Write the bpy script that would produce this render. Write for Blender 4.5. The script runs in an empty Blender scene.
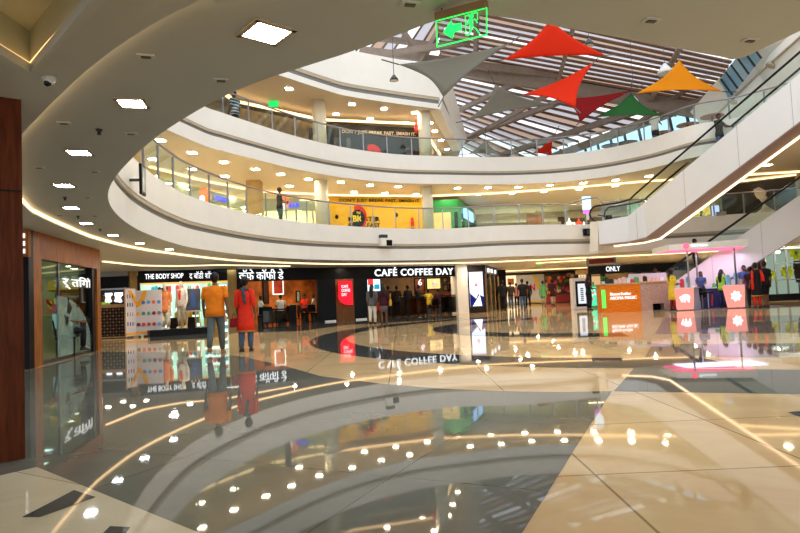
import bpy, bmesh, math, random
from mathutils import Vector, Matrix
from mathutils.geometry import tessellate_polygon
random.seed(7)
COL = bpy.context.scene.collection
R = math.radians
PI = math.pi
# ---------------------------------------------------------------- camera
FPX = 600.0
CAMZ = 1.05
PITCH, ROLL = math.atan(30.5/600), R(2.5)
CM = Matrix.Rotation(PI/2+PITCH, 3, 'X') @ Matrix.Rotation(-ROLL, 3, 'Z')
def ray(px, py): return CM @ Vector(((px-400)/FPX, (266.5-py)/FPX, -1))
def W(px, py, Y):
    d = ray(px, py); t = Y/d.y
    return Vector((d.x*t, Y, CAMZ+d.z*t))
def P(px, py, z=0.0):
    d = ray(px, py); t = (z-CAMZ)/d.z
    return Vector((d.x*t, d.y*t, z))
cd = bpy.data.cameras.new('camera'); cam = bpy.data.objects.new('camera', cd); COL.objects.link(cam)
cam.location = (0, 0, CAMZ); cam.rotation_euler = CM.to_euler()
cd.sensor_width = 36; cd.lens = 36*FPX/800; cd.clip_start = .05; cd.clip_end = 500
bpy.context.scene.camera = cam

# ---------------------------------------------------------------- materials
MATS = {}
def mat(name, col, rough=.5, metal=0, spec=.3, noise=0, nscale=4, bump=0, emit=None, estr=0, coat=0):
    if name in MATS: return MATS[name]
    m = bpy.data.materials.new(name); m.use_nodes = True; nt = m.node_tree; b = nt.nodes['Principled BSDF']
    c = tuple(col)+(1,)
    b.inputs['Base Color'].default_value = c; b.inputs['Roughness'].default_value = rough
    b.inputs['Metallic'].default_value = metal; b.inputs['Specular IOR Level'].default_value = spec
    if coat: b.inputs['Coat Weight'].default_value = coat; b.inputs['Coat Roughness'].default_value = .05
    if noise or bump:
        tc = nt.nodes.new('ShaderNodeTexCoord'); n = nt.nodes.new('ShaderNodeTexNoise'); n.inputs['Scale'].default_value = nscale
        n.inputs['Detail'].default_value = 6; nt.links.new(tc.outputs['Object'], n.inputs['Vector'])
        if noise:
            r = nt.nodes.new('ShaderNodeValToRGB'); nt.links.new(n.outputs['Fac'], r.inputs['Fac'])
            r.color_ramp.elements[0].position = .3; r.color_ramp.elements[1].position = .7
            r.color_ramp.elements[0].color = tuple(x*(1-noise) for x in col)+(1,); r.color_ramp.elements[1].color = tuple(min(1, x*(1+noise)) for x in col)+(1,)
            nt.links.new(r.outputs['Color'], b.inputs['Base Color'])
        if bump:
            bp = nt.nodes.new('ShaderNodeBump'); bp.inputs['Strength'].default_value = bump; bp.inputs['Distance'].default_value = .02
            nt.links.new(n.outputs['Fac'], bp.inputs['Height']); nt.links.new(bp.outputs['Normal'], b.inputs['Normal'])
    if emit: b.inputs['Emission Color'].default_value = tuple(emit)+(1,); b.inputs['Emission Strength'].default_value = estr
    MATS[name] = m; return m
def wood(name, c1, c2, scale=(6, 6, .6), rough=.42, coat=0):
    if name in MATS: return MATS[name]
    m = mat(name, c1, rough, spec=.12, coat=coat); nt = m.node_tree; b = nt.nodes['Principled BSDF']
    tc = nt.nodes.new('ShaderNodeTexCoord'); mp = nt.nodes.new('ShaderNodeMapping'); mp.inputs['Scale'].default_value = scale
    n = nt.nodes.new('ShaderNodeTexNoise'); n.inputs['Scale'].default_value = 5; n.inputs['Detail'].default_value = 8; n.inputs['Distortion'].default_value = .6
    r = nt.nodes.new('ShaderNodeValToRGB'); r.color_ramp.elements[0].position = .35; r.color_ramp.elements[1].position = .65
    r.color_ramp.elements[0].color = tuple(c1)+(1,); r.color_ramp.elements[1].color = tuple(c2)+(1,)
    nt.links.new(tc.outputs['Object'], mp.inputs[0]); nt.links.new(mp.outputs[0], n.inputs['Vector']); nt.links.new(n.outputs['Fac'], r.inputs['Fac']); nt.links.new(r.outputs[0], b.inputs['Base Color'])
    return m
def stone(name, c1, c2, tile=1.0, rot=0, rough=.07, vein=.5, grout=.006, gcol=None, sc=1.2, off=(0,0)):
    m = mat(name, c1, rough, spec=.5); nt = m.node_tree; N = nt.nodes; L = nt.links; b = N['Principled BSDF']
    b.inputs['IOR'].default_value = 1.31
    tc = N.new('ShaderNodeTexCoord')
    n = N.new('ShaderNodeTexNoise'); n.inputs['Scale'].default_value = sc; n.inputs['Detail'].default_value = 9; n.inputs['Roughness'].default_value = .62; n.inputs['Distortion'].default_value = vein
    L.new(tc.outputs['Object'], n.inputs['Vector'])
    r = N.new('ShaderNodeValToRGB'); r.color_ramp.elements[0].position = .3; r.color_ramp.elements[1].position = .7
    r.color_ramp.elements[0].color = tuple(c1)+(1,); r.color_ramp.elements[1].color = tuple(c2)+(1,); L.new(n.outputs['Fac'], r.inputs['Fac'])
    mp = N.new('ShaderNodeMapping'); mp.inputs['Rotation'].default_value = (0, 0, rot); mp.inputs['Location'].default_value = (off[0], off[1], 0); L.new(tc.outputs['Object'], mp.inputs[0])
    br = N.new('ShaderNodeTexBrick'); br.offset = 0; br.inputs['Scale'].default_value = 1; br.inputs['Mortar Size'].default_value = grout; br.inputs['Mortar Smooth'].default_value = .1
    br.inputs['Brick Width'].default_value = tile; br.inputs['Row Height'].default_value = tile
    br.inputs['Color1'].default_value = (1, 1, 1, 1); br.inputs['Color2'].default_value = (.9, .9, .9, 1); br.inputs['Mortar'].default_value = (.45, .42, .38, 1)
    L.new(mp.outputs[0], br.inputs['Vector'])
    mx = N.new('ShaderNodeMixRGB'); mx.blend_type = 'MULTIPLY'; mx.inputs[0].default_value = 1; L.new(r.outputs[0], mx.inputs[1]); L.new(br.outputs['Color'], mx.inputs[2]); L.new(mx.outputs[0], b.inputs['Base Color'])
    return m
def emis(name, col, s):
    if name in MATS: return MATS[name]
    m = bpy.data.materials.new(name); m.use_nodes = True; nt = m.node_tree; nt.nodes.clear()
    e = nt.nodes.new('ShaderNodeEmission'); e.inputs[0].default_value = tuple(col)+(1,); e.inputs[1].default_value = s
    o = nt.nodes.new('ShaderNodeOutputMaterial'); nt.links.new(e.outputs[0], o.inputs[0]); MATS[name] = m; return m
def glass(name, tint, refl=.12, rough=.02):
    if name in MATS: return MATS[name]
    m = bpy.data.materials.new(name); m.use_nodes = True; nt = m.node_tree; nt.nodes.clear(); N = nt.nodes; L = nt.links
    t = N.new('ShaderNodeBsdfTransparent'); t.inputs[0].default_value = tuple(tint)+(1,)
    g = N.new('ShaderNodeBsdfGlossy'); g.inputs['Roughness'].default_value = rough; g.inputs[0].default_value = (.9, 1, .95, 1)
    lw = N.new('ShaderNodeLayerWeight'); lw.inputs[0].default_value = .15
    ad = N.new('ShaderNodeMath'); ad.operation = 'MULTIPLY_ADD'; ad.inputs[1].default_value = .22; ad.inputs[2].default_value = refl*.6; ad.use_clamp = True
    mx = N.new('ShaderNodeMixShader'); o = N.new('ShaderNodeOutputMaterial')
    L.new(lw.outputs[0], ad.inputs[0]); L.new(ad.outputs[0], mx.inputs[0]); L.new(t.outputs[0], mx.inputs[1]); L.new(g.outputs[0], mx.inputs[2]); L.new(mx.outputs[0], o.inputs[0])
    MATS[name] = m; return m
def translucent(name, col, mixd=.3, transp=0.0):
    m = bpy.data.materials.new(name); m.use_nodes = True; nt = m.node_tree; nt.nodes.clear(); N = nt.nodes; L = nt.links
    a = N.new('ShaderNodeBsdfTranslucent'); a.inputs[0].default_value = tuple(col)+(1,)
    d = N.new('ShaderNodeBsdfDiffuse'); d.inputs[0].default_value = tuple(col)+(1,)
    mx = N.new('ShaderNodeMixShader'); mx.inputs[0].default_value = mixd; o = N.new('ShaderNodeOutputMaterial')
    L.new(a.outputs[0], mx.inputs[1]); L.new(d.outputs[0], mx.inputs[2])
    if transp:
        t = N.new('ShaderNodeBsdfTransparent'); m2 = N.new('ShaderNodeMixShader'); m2.inputs[0].default_value = transp
        L.new(mx.outputs[0], m2.inputs[1]); L.new(t.outputs[0], m2.inputs[2]); L.new(m2.outputs[0], o.inputs[0])
    else: L.new(mx.outputs[0], o.inputs[0])
    MATS[name] = m; return m

# ---------------------------------------------------------------- mesh builder
class MB:
    def __init__(s): s.v = []; s.f = []; s.m = []
    def quad(s, *p, mi=0):
        i = len(s.v); s.v += [Vector(q) for q in p]; s.f.append(tuple(range(i, i+len(p)))); s.m.append(mi); return s
    def hexa(s, b, t, mi=0):            # b, t: four points each
        i = len(s.v); s.v += [Vector(q) for q in list(b)+list(t)]
        for f in ((3, 2, 1, 0), (4, 5, 6, 7), (0, 1, 5, 4), (1, 2, 6, 5), (2, 3, 7, 6), (3, 0, 4, 7)): s.f.append(tuple(i+k for k in f)); s.m.append(mi)
        return s
    def box(s, c, d, rz=0, mi=0):
        c = Vector(c); M = Matrix.Rotation(rz, 3, 'Z'); x, y, z = d[0]/2, d[1]/2, d[2]/2
        return s.hexa([c+M@Vector(q) for q in ((-x, -y, -z), (x, -y, -z), (x, y, -z), (-x, y, -z))], [c+M@Vector(q) for q in ((-x, -y, z), (x, -y, z), (x, y, z), (-x, y, z))], mi)
    def wallseg(s, a, b, z0, z1, th=.1, mi=0):   # vertical slab between plan points a, b; thickness goes to the left-hand (away) side
        a = Vector((a[0], a[1], 0)); b = Vector((b[0], b[1], 0)); d = (b-a).normalized(); n = Vector((-d.y, d.x, 0))*th
        q = [a, b, b+n, a+n]; return s.hexa([p+Vector((0, 0, z0)) for p in q], [p+Vector((0, 0, z1)) for p in q], mi)
    def bar(s, a, b, w, h=None, mi=0, up=(0, 0, 1)):
        a = Vector(a); b = Vector(b); d = (b-a).normalized(); u = Vector(up)
        if abs(d.dot(u)) > .98: u = Vector((0, 1, 0))
        x = d.cross(u).normalized()*w/2; y = x.cross(d).normalized()*(h or w)/2
        return s.hexa([a-x-y, a+x-y, a+x+y, a-x+y], [b-x-y, b+x-y, b+x+y, b-x+y], mi)
    def tube(s, pts, r, n=8, mi=0, cap=True):
        pts = [Vector(p) for p in pts]; rr = r if isinstance(r, (list, tuple)) else [r]*len(pts); i0 = len(s.v); prev = None
        for k, p in enumerate(pts):
            d = (pts[min(k+1, len(pts)-1)]-pts[max(k-1, 0)]).normalized()
            if prev is None: u = Vector((0, 0, 1)) if abs(d.z) < .9 else Vector((0, 1, 0)); x = d.cross(u).normalized()
            else: x = (prev-d*prev.dot(d)).normalized()
            prev = x; y = d.cross(x); q = rr[k] if isinstance(rr[k], (tuple, list)) else (rr[k], rr[k])
            for j in range(n): a = 2*PI*j/n; s.v.append(p+x*math.cos(a)*q[0]+y*math.sin(a)*q[1])
        for k in range(len(pts)-1):
            for j in range(n): a = i0+k*n+j; b = i0+k*n+(j+1) % n; s.f.append((a, b, b+n, a+n)); s.m.append(mi)
        if cap:
            s.f.append(tuple(i0+j for j in reversed(range(n)))); s.m.append(mi); e = i0+(len(pts)-1)*n; s.f.append(tuple(e+j for j in range(n))); s.m.append(mi)
        return s
    def loft(s, rings, n=14, mi=0):     # rings: (cx, cy, z, rx, ry)
        i0 = len(s.v)
        for cx, cy, z, rx, ry in rings:
            for j in range(n): a = 2*PI*j/n; s.v.append(Vector((cx+rx*math.cos(a), cy+ry*math.sin(a), z)))
        for k in range(len(rings)-1):
            for j in range(n): a = i0+k*n+j; b = i0+k*n+(j+1) % n; s.f.append((a, b, b+n, a+n)); s.m.append(mi)
        s.f.append(tuple(i0+j for j in reversed(range(n)))); s.m.append(mi); e = i0+(len(rings)-1)*n; s.f.append(tuple(e+j for j in range(n))); s.m.append(mi)
        return s
    def ell(s, c, r, n=12, m=8, t0=0, t1=PI, mi=0, tilt=None):
        c = Vector(c); i0 = len(s.v); T = tilt or Matrix.Identity(3)
        for k in range(m+1):
            t = t0+(t1-t0)*k/m
            for j in range(n): a = 2*PI*j/n; s.v.append(c+T@Vector((r[0]*math.sin(t)*math.cos(a), r[1]*math.sin(t)*math.sin(a), r[2]*math.cos(t))))
        for k in range(m):
            for j in range(n): a = i0+k*n+j; b = i0+k*n+(j+1) % n; s.f.append((a, a+n, b+n, b)); s.m.append(mi)
        return s
    def poly(s, outer, holes=(), mi=0, flip=False):
        loops = [[Vector(p) for p in outer]]+[[Vector(p) for p in h] for h in holes]; i0 = len(s.v)
        flat = [p for l in loops for p in l]; s.v += flat
        for t in tessellate_polygon([[Vector((p.x, p.y, 0)) for p in l] for l in loops]):
            s.f.append(tuple(i0+k for k in (reversed(t) if flip else t))); s.m.append(mi)
        return s
    def prism(s, outline, z0, z1, mi=0):         # plan outline extruded upward
        o = [Vector((p[0], p[1], 0)) for p in outline]; n = len(o)
        s.poly([p+Vector((0, 0, z0)) for p in o], mi=mi); s.poly([p+Vector((0, 0, z1)) for p in o], mi=mi)
        for k in range(n):
            a, b = o[k], o[(k+1) % n]; s.quad(a+Vector((0, 0, z0)), b+Vector((0, 0, z0)), b+Vector((0, 0, z1)), a+Vector((0, 0, z1)), mi=mi)
        return s
    def plate(s, pts2, org, ux, uy, th, mi=0):   # a 2-D outline extruded off a plane
        org, ux, uy = Vector(org), Vector(ux), Vector(uy); n = ux.cross(uy).normalized()*th; i0 = len(s.v); k = len(pts2)
        q = [org+ux*x+uy*y for x, y in pts2]; s.v += q+[p+n for p in q]
        for t in tessellate_polygon([[Vector((x, y, 0)) for x, y in pts2]]): s.f.append(tuple(i0+a for a in t)); s.m.append(mi); s.f.append(tuple(i0+k+a for a in t)); s.m.append(mi)
        for a in range(k): b = (a+1) % k; s.f.append((i0+a, i0+b, i0+k+b, i0+k+a)); s.m.append(mi)
        return s
    def build(s, name, mats, parent=None, smooth=False, org=None, bevel=0):
        me = bpy.data.meshes.new(name)
        o0 = Vector(org) if org is not None else (worldloc(parent) if parent is not None and parent.get('_w') else Vector((0, 0, 0)))
        me.from_pydata([v-o0 for v in s.v], [], s.f)
        for m in (mats if isinstance(mats, (list, tuple)) else [mats]): me.materials.append(m)
        me.polygons.foreach_set('material_index', s.m)
        bm = bmesh.new(); bm.from_mesh(me)
        bmesh.ops.recalc_face_normals(bm, faces=bm.faces)
        bm.to_mesh(me); bm.free()
        if smooth: me.polygons.foreach_set('use_smooth', [True]*len(me.polygons))
        o = bpy.data.objects.new(name, me); COL.objects.link(o)
        if parent is not None: o.parent = parent; 
        elif org is not None: o.location = org
        if parent is not None and parent.get('_w'): o['_w'] = 1
        if bevel: md = o.modifiers.new('bevel', 'BEVEL'); md.width = bevel; md.segments = 2; md.limit_method = 'ANGLE'
        return o
def worldloc(o):
    l = Vector(o.location)
    while o.parent is not None: o = o.parent; l = l+Vector(o.location)
    return l
def tag(o, label=None, cat=None, group=None, kind=None):
    if label: o['label'] = label
    if cat: o['category'] = cat
    if group: o['group'] = group
    if kind: o['kind'] = kind
    return o
def thing(name, label, cat, loc=(0, 0, 0), rz=0, group=None, w=True):   # w: parts are given in place coordinates
    o = bpy.data.objects.new(name, None); COL.objects.link(o); o.location = loc; o.rotation_euler = (0, 0, rz)
    o.empty_display_size = .2
    if w and not rz: o['_w'] = 1
    return tag(o, label, cat, group)
def struct(name, mb, m, smooth=False, label=None, parent=None):
    o = mb.build(name, m, parent, smooth)
    if parent is None: tag(o, label, None, None, 'structure')
    return o
def copy_tree(o, parent=None):
    c = o.copy(); COL.objects.link(c)
    if parent is not None: c.parent = parent
    for ch in list(o.children): copy_tree(ch, c)
    return c
def put(o, loc, rz=None, label=None, group=None):
    o.location = loc
    if rz is not None: o.rotation_euler = (0, 0, rz)
    if label: o['label'] = label
    if group: o['group'] = group
    return o
def letters(txt, a, b, z0, z1, m, parent, name='lettering', depth=.03, off=.03, fit=True, bold=0, label=None, spacing=1.0):
    # flat letters on a vertical plane between plan points a (left) and b (right)
    a = Vector((a[0], a[1], 0)); b = Vector((b[0], b[1], 0)); d = (b-a); Wd = d.length; d.normalize(); n = Vector((d.y, -d.x, 0))
    cu = bpy.data.curves.new('t', 'FONT'); cu.body = txt; cu.extrude = depth/2; cu.offset = bold; cu.space_character = spacing; cu.resolution_u = 3
    ob = bpy.data.objects.new('t', cu); COL.objects.link(ob); dg = bpy.context.evaluated_depsgraph_get(); dg.update()
    me = bpy.data.meshes.new_from_object(ob.evaluated_get(dg)); bpy.data.objects.remove(ob)
    xs = [v.co.x for v in me.vertices]; ys = [v.co.y for v in me.vertices]
    if not xs: return None
    x0, x1, y0, y1 = min(xs), max(xs), min(ys), max(ys); sy = (z1-z0)/(y1-y0); sx = Wd/(x1-x0) if fit else sy
    o0 = worldloc(parent) if parent is not None and parent.get('_w') else Vector((0, 0, 0))
    for v in me.vertices:
        p = a+d*((v.co.x-x0)*sx)+n*(off+v.co.z)+Vector((0, 0, z0+(v.co.y-y0)*sy)); v.co = p-o0
    me.materials.clear(); me.materials.append(m)
    me.name = name
    o = bpy.data.objects.new(name, me); COL.objects.link(o)
    if parent is not None: o.parent = parent
    if label: o['label'] = label
    return o
def area(name, loc, size, energy, col=(1, .85, .65), rot=(0, 0, 0), sy=None, spread=PI):
    l = bpy.data.lights.new(name, 'AREA'); l.energy = energy; l.color = col; l.size = size; l.spread = spread
    if sy: l.shape = 'RECTANGLE'; l.size_y = sy
    o = bpy.data.objects.new(name, l); COL.objects.link(o); o.location = loc; o.rotation_euler = rot; return o
def catmull(pts, k=6, closed=False):
    out = []; n = len(pts)
    for i in range(n if closed else n-1):
        g = lambda j: pts[j % n] if closed else pts[max(0, min(n-1, j))]
        p0, p1, p2, p3 = g(i-1), g(i), g(i+1), g(i+2)
        for t in range(k):
            t /= k; out.append(.5*((2*p1)+(p2-p0)*t+(2*p0-5*p1+4*p2-p3)*t*t+(3*p1-p0-3*p2+p3)*t**3))
    if not closed: out.append(pts[-1])
    return out
def V2(x, y): return Vector((x, y, 0))
def flat(p): return Vector((p.x, p.y, 0))
def resample(path, step):
    L = [0]
    for a, b in zip(path, path[1:]): L.append(L[-1]+(b-a).length)
    n = max(1, round(L[-1]/step)); out = []
    for i in range(n+1):
        s = L[-1]*i/n; k = 0
        while k < len(L)-2 and L[k+1] < s: k += 1
        t = (s-L[k])/max(1e-9, L[k+1]-L[k]); out.append(path[k].lerp(path[k+1], min(1, t)))
    return out

# palette
white_paint = mat('cream_paint', (.88, .85, .78), .35, noise=.02, nscale=2)
ceil_paint = mat('ceiling_paint', (.52, .55, .53), .6, noise=.02, nscale=2)
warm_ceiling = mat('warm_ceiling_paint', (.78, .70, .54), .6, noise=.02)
soffit_paint = mat('soffit_paint', (.58, .59, .54), .6, noise=.02)
groove_m = mat('shadow_groove', (.22, .215, .2), .6, noise=.05)
tan_m = mat('tan_bead', (.5, .42, .3), .5, noise=.03)
steel = mat('brushed_steel', (.35, .36, .36), .3, metal=.9, noise=.05, nscale=20)
darksteel = mat('dark_handrail', (.06, .06, .065), .3, metal=.3, noise=.05)
railgrey = mat('rail_steel', (.32, .31, .33), .3, metal=.6, noise=.04)
rail_glass = glass('balustrade_glass', (.92, .965, .94), .04)
shop_glass = glass('shop_glass', (.72, .80, .76), .04)
redwood = wood('mahogany_panel', (.085, .018, .005), (.15, .035, .009))
orangewood = wood('teak_panel', (.24, .075, .014), (.42, .14, .03))
palewood = wood('pale_wood', (.5, .33, .15), (.62, .44, .23))
black_m = mat('black_laminate', (.006, .006, .007), .35, spec=.12, noise=.1, nscale=10)
dark_m = mat('dark_brown_laminate', (.02, .012, .008), .4, spec=.15, noise=.1)
column_paint = mat('column_plaster', (.74, .68, .52), .45, noise=.03)
led_warm = emis('warm_led', (1, .64, .30), 3)
led_white = emis('cool_diffuser', (.86, .96, 1), 75)
led_square = emis('downlight_diffuser', (1, .84, .60), 55)
sign_white = emis('sign_white', (.95, .97, 1), 1.35)
white_plain = mat('white_plastic', (.8, .8, .8), .4, noise=.02)
# ---------------------------------------------------------------- rings of the atrium
Z1, T1, Z2, T2, Z3, T3 = 2.72, 4.2, 6.27, 7.6, 9.9, 12.0
r1_far = [P(x, y, Z1) for x, y in ((487, 15), (461, 17), (435, 21), (400, 34), (350, 52), (300, 68), (250, 85), (200, 109), (150, 142), (117, 175), (108, 195), (114, 211), (130, 225), (150, 235), (175, 243.5), (200, 249), (250, 255.5), (300, 259), (350, 260.3), (400, 260.5), (450, 259.5), (500, 257), (545, 255.5), (590, 254.5))]
r1_near = [P(x, y, Z1) for x, y in ((800, 31), (745, 57), (737, 59), (725, 57.5), (700, 53), (660, 45), (600, 34), (545, 24), (510, 18))]
far1 = catmull([flat(p) for p in r1_far], 5)
i_left = min(range(len(far1)), key=lambda i: far1[i].x)
right1 = catmull([V2(p[0], p[1]) for p in ((far1[-1].x, far1[-1].y), (10.6, 28.3), (12.6, 28.2), (15.2, 27.7), (18.5, 26.5), (21, 23), (22, 17), (21, 9), (17, 2), (11, -2), (6, -2.5), (3.8, -1), (3.1, 2))], 4)
near1 = [flat(p) for p in r1_near]
ring1 = far1+right1[1:]+near1
OUT = [(-26, -7), (30, -7), (30, 62), (-26, 62)]
def outer(z): return [Vector((x, y, z)) for x, y in OUT]
def at(path, z): return [Vector((p.x, p.y, z)) for p in path]

# outer cove line of the ground floor ceiling
cove_px = ((240, -30), (200, 0), (160, 20), (120, 45), (85, 72), (60, 95), (40, 115), (25, 131))
cv = [flat(P(x, y, 2.64)) for x, y in cove_px]+[flat(P(x, y, 2.64)) for x, y in ((10, 150), (9, 185), (27, 209), (37.5, 216), (62, 227), (99, 241), (150, 252), (221, 260.5), (262, 263), (330, 265), (400, 264.6), (470, 263.6), (535, 261), (600, 258), (672, 254.5))]
cv = [V2(cv[0].x+.6, -4), V2(cv[0].x+.3, -1)]+cv+[V2(21, 29.5), V2(25, 24), V2(26, 14), V2(25, 4), V2(22, -4)]
cove = catmull(cv, 5)
# main ceiling band
m = MB(); m.poly([Vector((p.x, p.y, Z1)) for p in cove], [], 0)
def ceiling_with_hole(outline, hole, z, mi=0):
    q = MB(); q.poly(at(outline, z), [at(hole, z)], mi); return q
cove_closed = cove
struct('ceiling', ceiling_with_hole([V2(p.x*1.0, p.y) for p in cove_closed], ring1, Z1), ceil_paint, label='white ground floor ceiling band around the atrium opening')
# lower outer soffit with a rectangular light tray cut out
t0 = flat(P(30, 70, 2.64)); tA = flat(P(0, 52, 2.64)); tB = flat(P(115, 0, 2.64))
dA = (tA-t0).normalized(); dB = (tB-t0).normalized()
curveB = [t0+dB*s+Vector((-dB.y, dB.x, 0))*(-.035*s*(2.4-s)) for s in (.4, .8, 1.2, 1.6, 2.0)]
tray = [t0]+curveB+[t0+dB*2.4+dA*1.8, t0+dA*1.8]
sof = MB(); sof.poly(outer(2.64), [at(cove_closed, 2.64), at(tray, 2.64)])
for a, b in zip(cove_closed, cove_closed[1:]+cove_closed[:1]):
    sof.quad(*[Vector((q.x, q.y, z)) for q, z in ((a, 2.64), (b, 2.64), (b, 2.665), (a, 2.665))])
struct('ceiling_soffit', sof, soffit_paint, label='lower plaster soffit over the shop fronts')
q = MB(); q.poly(at(tray, 2.9))
for a, b in zip(tray, tray[1:]+tray[:1]): q.quad(*[Vector((w.x, w.y, z)) for w, z in ((a, 2.66), (b, 2.66), (b, 2.9), (a, 2.9))])
struct('ceiling_tray', q, mat('tray_paint', (.55, .55, .40), .6, noise=.02), label='recessed ceiling tray with warm hidden light')
q = MB(); lip = [p+(sum(tray, Vector((0, 0, 0)))/len(tray)-p).normalized()*.0 for p in tray]
cen = sum(tray, Vector((0, 0, 0)))/len(tray)
inner = [p+(cen-p).normalized()*.07 for p in tray]
for (a, b, c, d) in zip(tray, tray[1:]+tray[:1], inner[1:]+inner[:1], inner):
    q.hexa([Vector((w.x, w.y, 2.60)) for w in (a, b, c, d)], [Vector((w.x, w.y, 2.66)) for w in (a, b, c, d)])
struct('trim_tray', q, soffit_paint, label='narrow lip around the ceiling tray')
q = MB(); i2 = [p+(cen-p).normalized()*.012 for p in tray]
for k in (0, 1, 2, 3, 4, len(tray)-1):
    a, b = i2[k], i2[(k+1) % len(i2)]; q.bar(Vector((a.x, a.y, 2.675)), Vector((b.x, b.y, 2.675)), .015, .012)
tag(q.build('tray_strip_light', emis('tray_led', (1, .55, .2), 1.8)), 'warm strip light hidden on the lip of the ceiling tray in the top left corner', 'light')
# LED strip in the cove riser
def strip(path, z, w, h, m_, name, label):
    q = MB(); n = len(path)
    for a, b in zip(path, path[1:]): q.bar(Vector((a.x, a.y, z)), Vector((b.x, b.y, z)), w, h)
    return tag(q.build(name, m_), label, 'light')
strip([p+Vector((0, 0, 0)) for p in cove[2:-22]], 2.69, .03, .045, led_warm, 'cove_strip_light', 'long warm strip light in the curved cove of the ground floor ceiling')
strip([flat(P(x, y, 2.60)) for x, y in ((103, 262), (141, 266), (176, 266.5), (221, 265.5), (290, 266.5))], 2.615, .06, .03, led_warm, 'cove_strip_light', 'short warm strip light over the cosmetics shop board')
strip([flat(P(x, y, 2.60)) for x, y in ((536, 263.5), (586, 260.5))], 2.615, .1, .03, led_warm, 'cove_strip_light', 'short warm strip light above the entrance corridor')
strip([W(505, 268, 44), W(560, 267, 44), W(640, 262, 44)], 2.6, .12, .04, emis('corridor_led', (1, .62, .3), 3), 'cove_strip_light', 'dim warm strip light across the far end of the corridor')

def fascia(name, path, z0, z1, label, g0=.36, flare=0):
    q = MB(); cum = 0
    prof = [(0, z0, 0), (0, z0+(z1-z0)*g0, 0), (.05, z0+(z1-z0)*g0, 1), (.05, z0+(z1-z0)*(g0+.085), 1), (0, z0+(z1-z0)*(g0+.085), 0), (0, z0+(z1-z0)*(g0+.13), 2), (.015, z0+(z1-z0)*(g0+.13), 2), (.015, z0+(z1-z0)*(g0+.155), 2), (0, z0+(z1-z0)*(g0+.155), 0), (0, z1, 0), (.22, z1, 0), (.22, z0, 0)]
    nor = []
    for i, p in enumerate(path):
        d = (path[min(i+1, len(path)-1)]-path[max(i-1, 0)]).normalized(); nor.append(Vector((-d.y, d.x, 0)))
    for i in range(len(path)-1):
        for (o0, za, _), (o1, zb, mi) in zip(prof, prof[1:]):
            q.quad(*[path[j]+nor[j]*o+Vector((0, 0, z)) for j, o, z in ((i, o0, za), (i+1, o0, za), (i+1, o1, zb), (i, o1, zb))], mi=mi)
    return struct(name, q, [white_paint, groove_m, tan_m], label=label)
# path runs clockwise seen from above on the far side -> left-hand normal points outward
fascia('trim_1', far1[:]+right1[1:], Z1, T1, 'curved cream balcony fascia of the first floor with a dark groove')
nr = list(near1)
q = MB()
for a, b in zip([right1[-1]]+nr, nr+[far1[0]]): q.quad(*[Vector((w.x, w.y, z)) for w, z in ((a, Z1), (b, Z1), (b, T1), (a, T1))])
struct('trim_1_near', q, white_paint)
q = MB(); q.poly(outer(T1-.12), [at(ring1, T1-.12)])
struct('floor_1', q, mat('balcony_floor_stone', (.72, .6, .42), .15, noise=.05), label='first floor gallery slab')

r2 = [flat(P(x, y, Z2)) for x, y in ((200, 144), (225, 151.5), (250, 158), (300, 170), (350, 178.5), (400, 183), (450, 184), (500, 184.3), (550, 182.5), (600, 177.5), (650, 168.5), (695, 157))]+[V2(13.8, 23.5)]
ring2 = catmull([V2(-2.5, 2), V2(-5, 6), V2(-6.6, 11), V2(-6.95, 15.5)]+r2+[V2(15.2, 21.4), V2(16.0, 17.5), V2(15.4, 11), V2(12, 4), V2(7, 0), V2(2, -1)], 6, True)
fascia('trim_2', ring2[:-6]+[ring2[-6]], Z2, T2, 'curved cream balcony fascia of the second floor with a dark groove', .33)
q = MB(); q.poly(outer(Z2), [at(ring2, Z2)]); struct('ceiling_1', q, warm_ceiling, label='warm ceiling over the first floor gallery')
q = MB(); q.poly(outer(T2-.12), [at(ring2, T2-.12)]); struct('floor_2', q, MATS['balcony_floor_stone'], label='second floor gallery slab')
# third level: left side only, stops at a corner and turns back
c3, e3 = V2(W(440, 108, 28.2).x, 28.2), V2(W(461, 153, 36.5).x, 36.5)
r3 = [flat(P(x, y, Z3)) for x, y in ((250, 64), (285, 77), (325, 90), (350, 96.5), (400, 104))]
far3 = catmull([V2(-2.5, 2), V2(-5, 6), V2(-6.6, 11), V2(-6.9, 15.5)]+r3+[c3], 6)
fascia('trim_3', far3, Z3, T3, 'tall cream wall of the third floor edge', .12)
q = MB(); n3 = Vector((-(e3-c3).normalized().y, (e3-c3).normalized().x, 0))*.5
q.hexa([c3+Vector((0, 0, Z3-.03)), e3+Vector((0, 0, Z3-.03)), e3+n3+Vector((0, 0, Z3-.03)), c3+n3+Vector((0, 0, Z3-.03))],
       [c3+Vector((.5, 0, 11.7)), e3+Vector((.4, 0, 10.6)), e3+n3+Vector((0, 0, 10.6)), c3+n3+Vector((0, 0, 11.9))])
q.bar(c3+Vector((.14, -.02, Z3+.45)), e3+Vector((.12, 0, Z3+.25)), .05, .08, 1)
struct('trim_3_return', q, [white_paint, groove_m], label='cream return of the third floor edge running back under the roof')
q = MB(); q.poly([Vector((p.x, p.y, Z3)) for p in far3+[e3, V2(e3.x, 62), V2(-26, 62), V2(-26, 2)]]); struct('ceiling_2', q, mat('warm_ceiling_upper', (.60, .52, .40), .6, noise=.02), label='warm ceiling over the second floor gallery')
q = MB(); q.poly([Vector((p.x, p.y, T3-.2)) for p in far3+[e3, V2(e3.x, 62), V2(-26, 62), V2(-26, 2)]]); struct('floor_3', q, white_paint)
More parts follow.
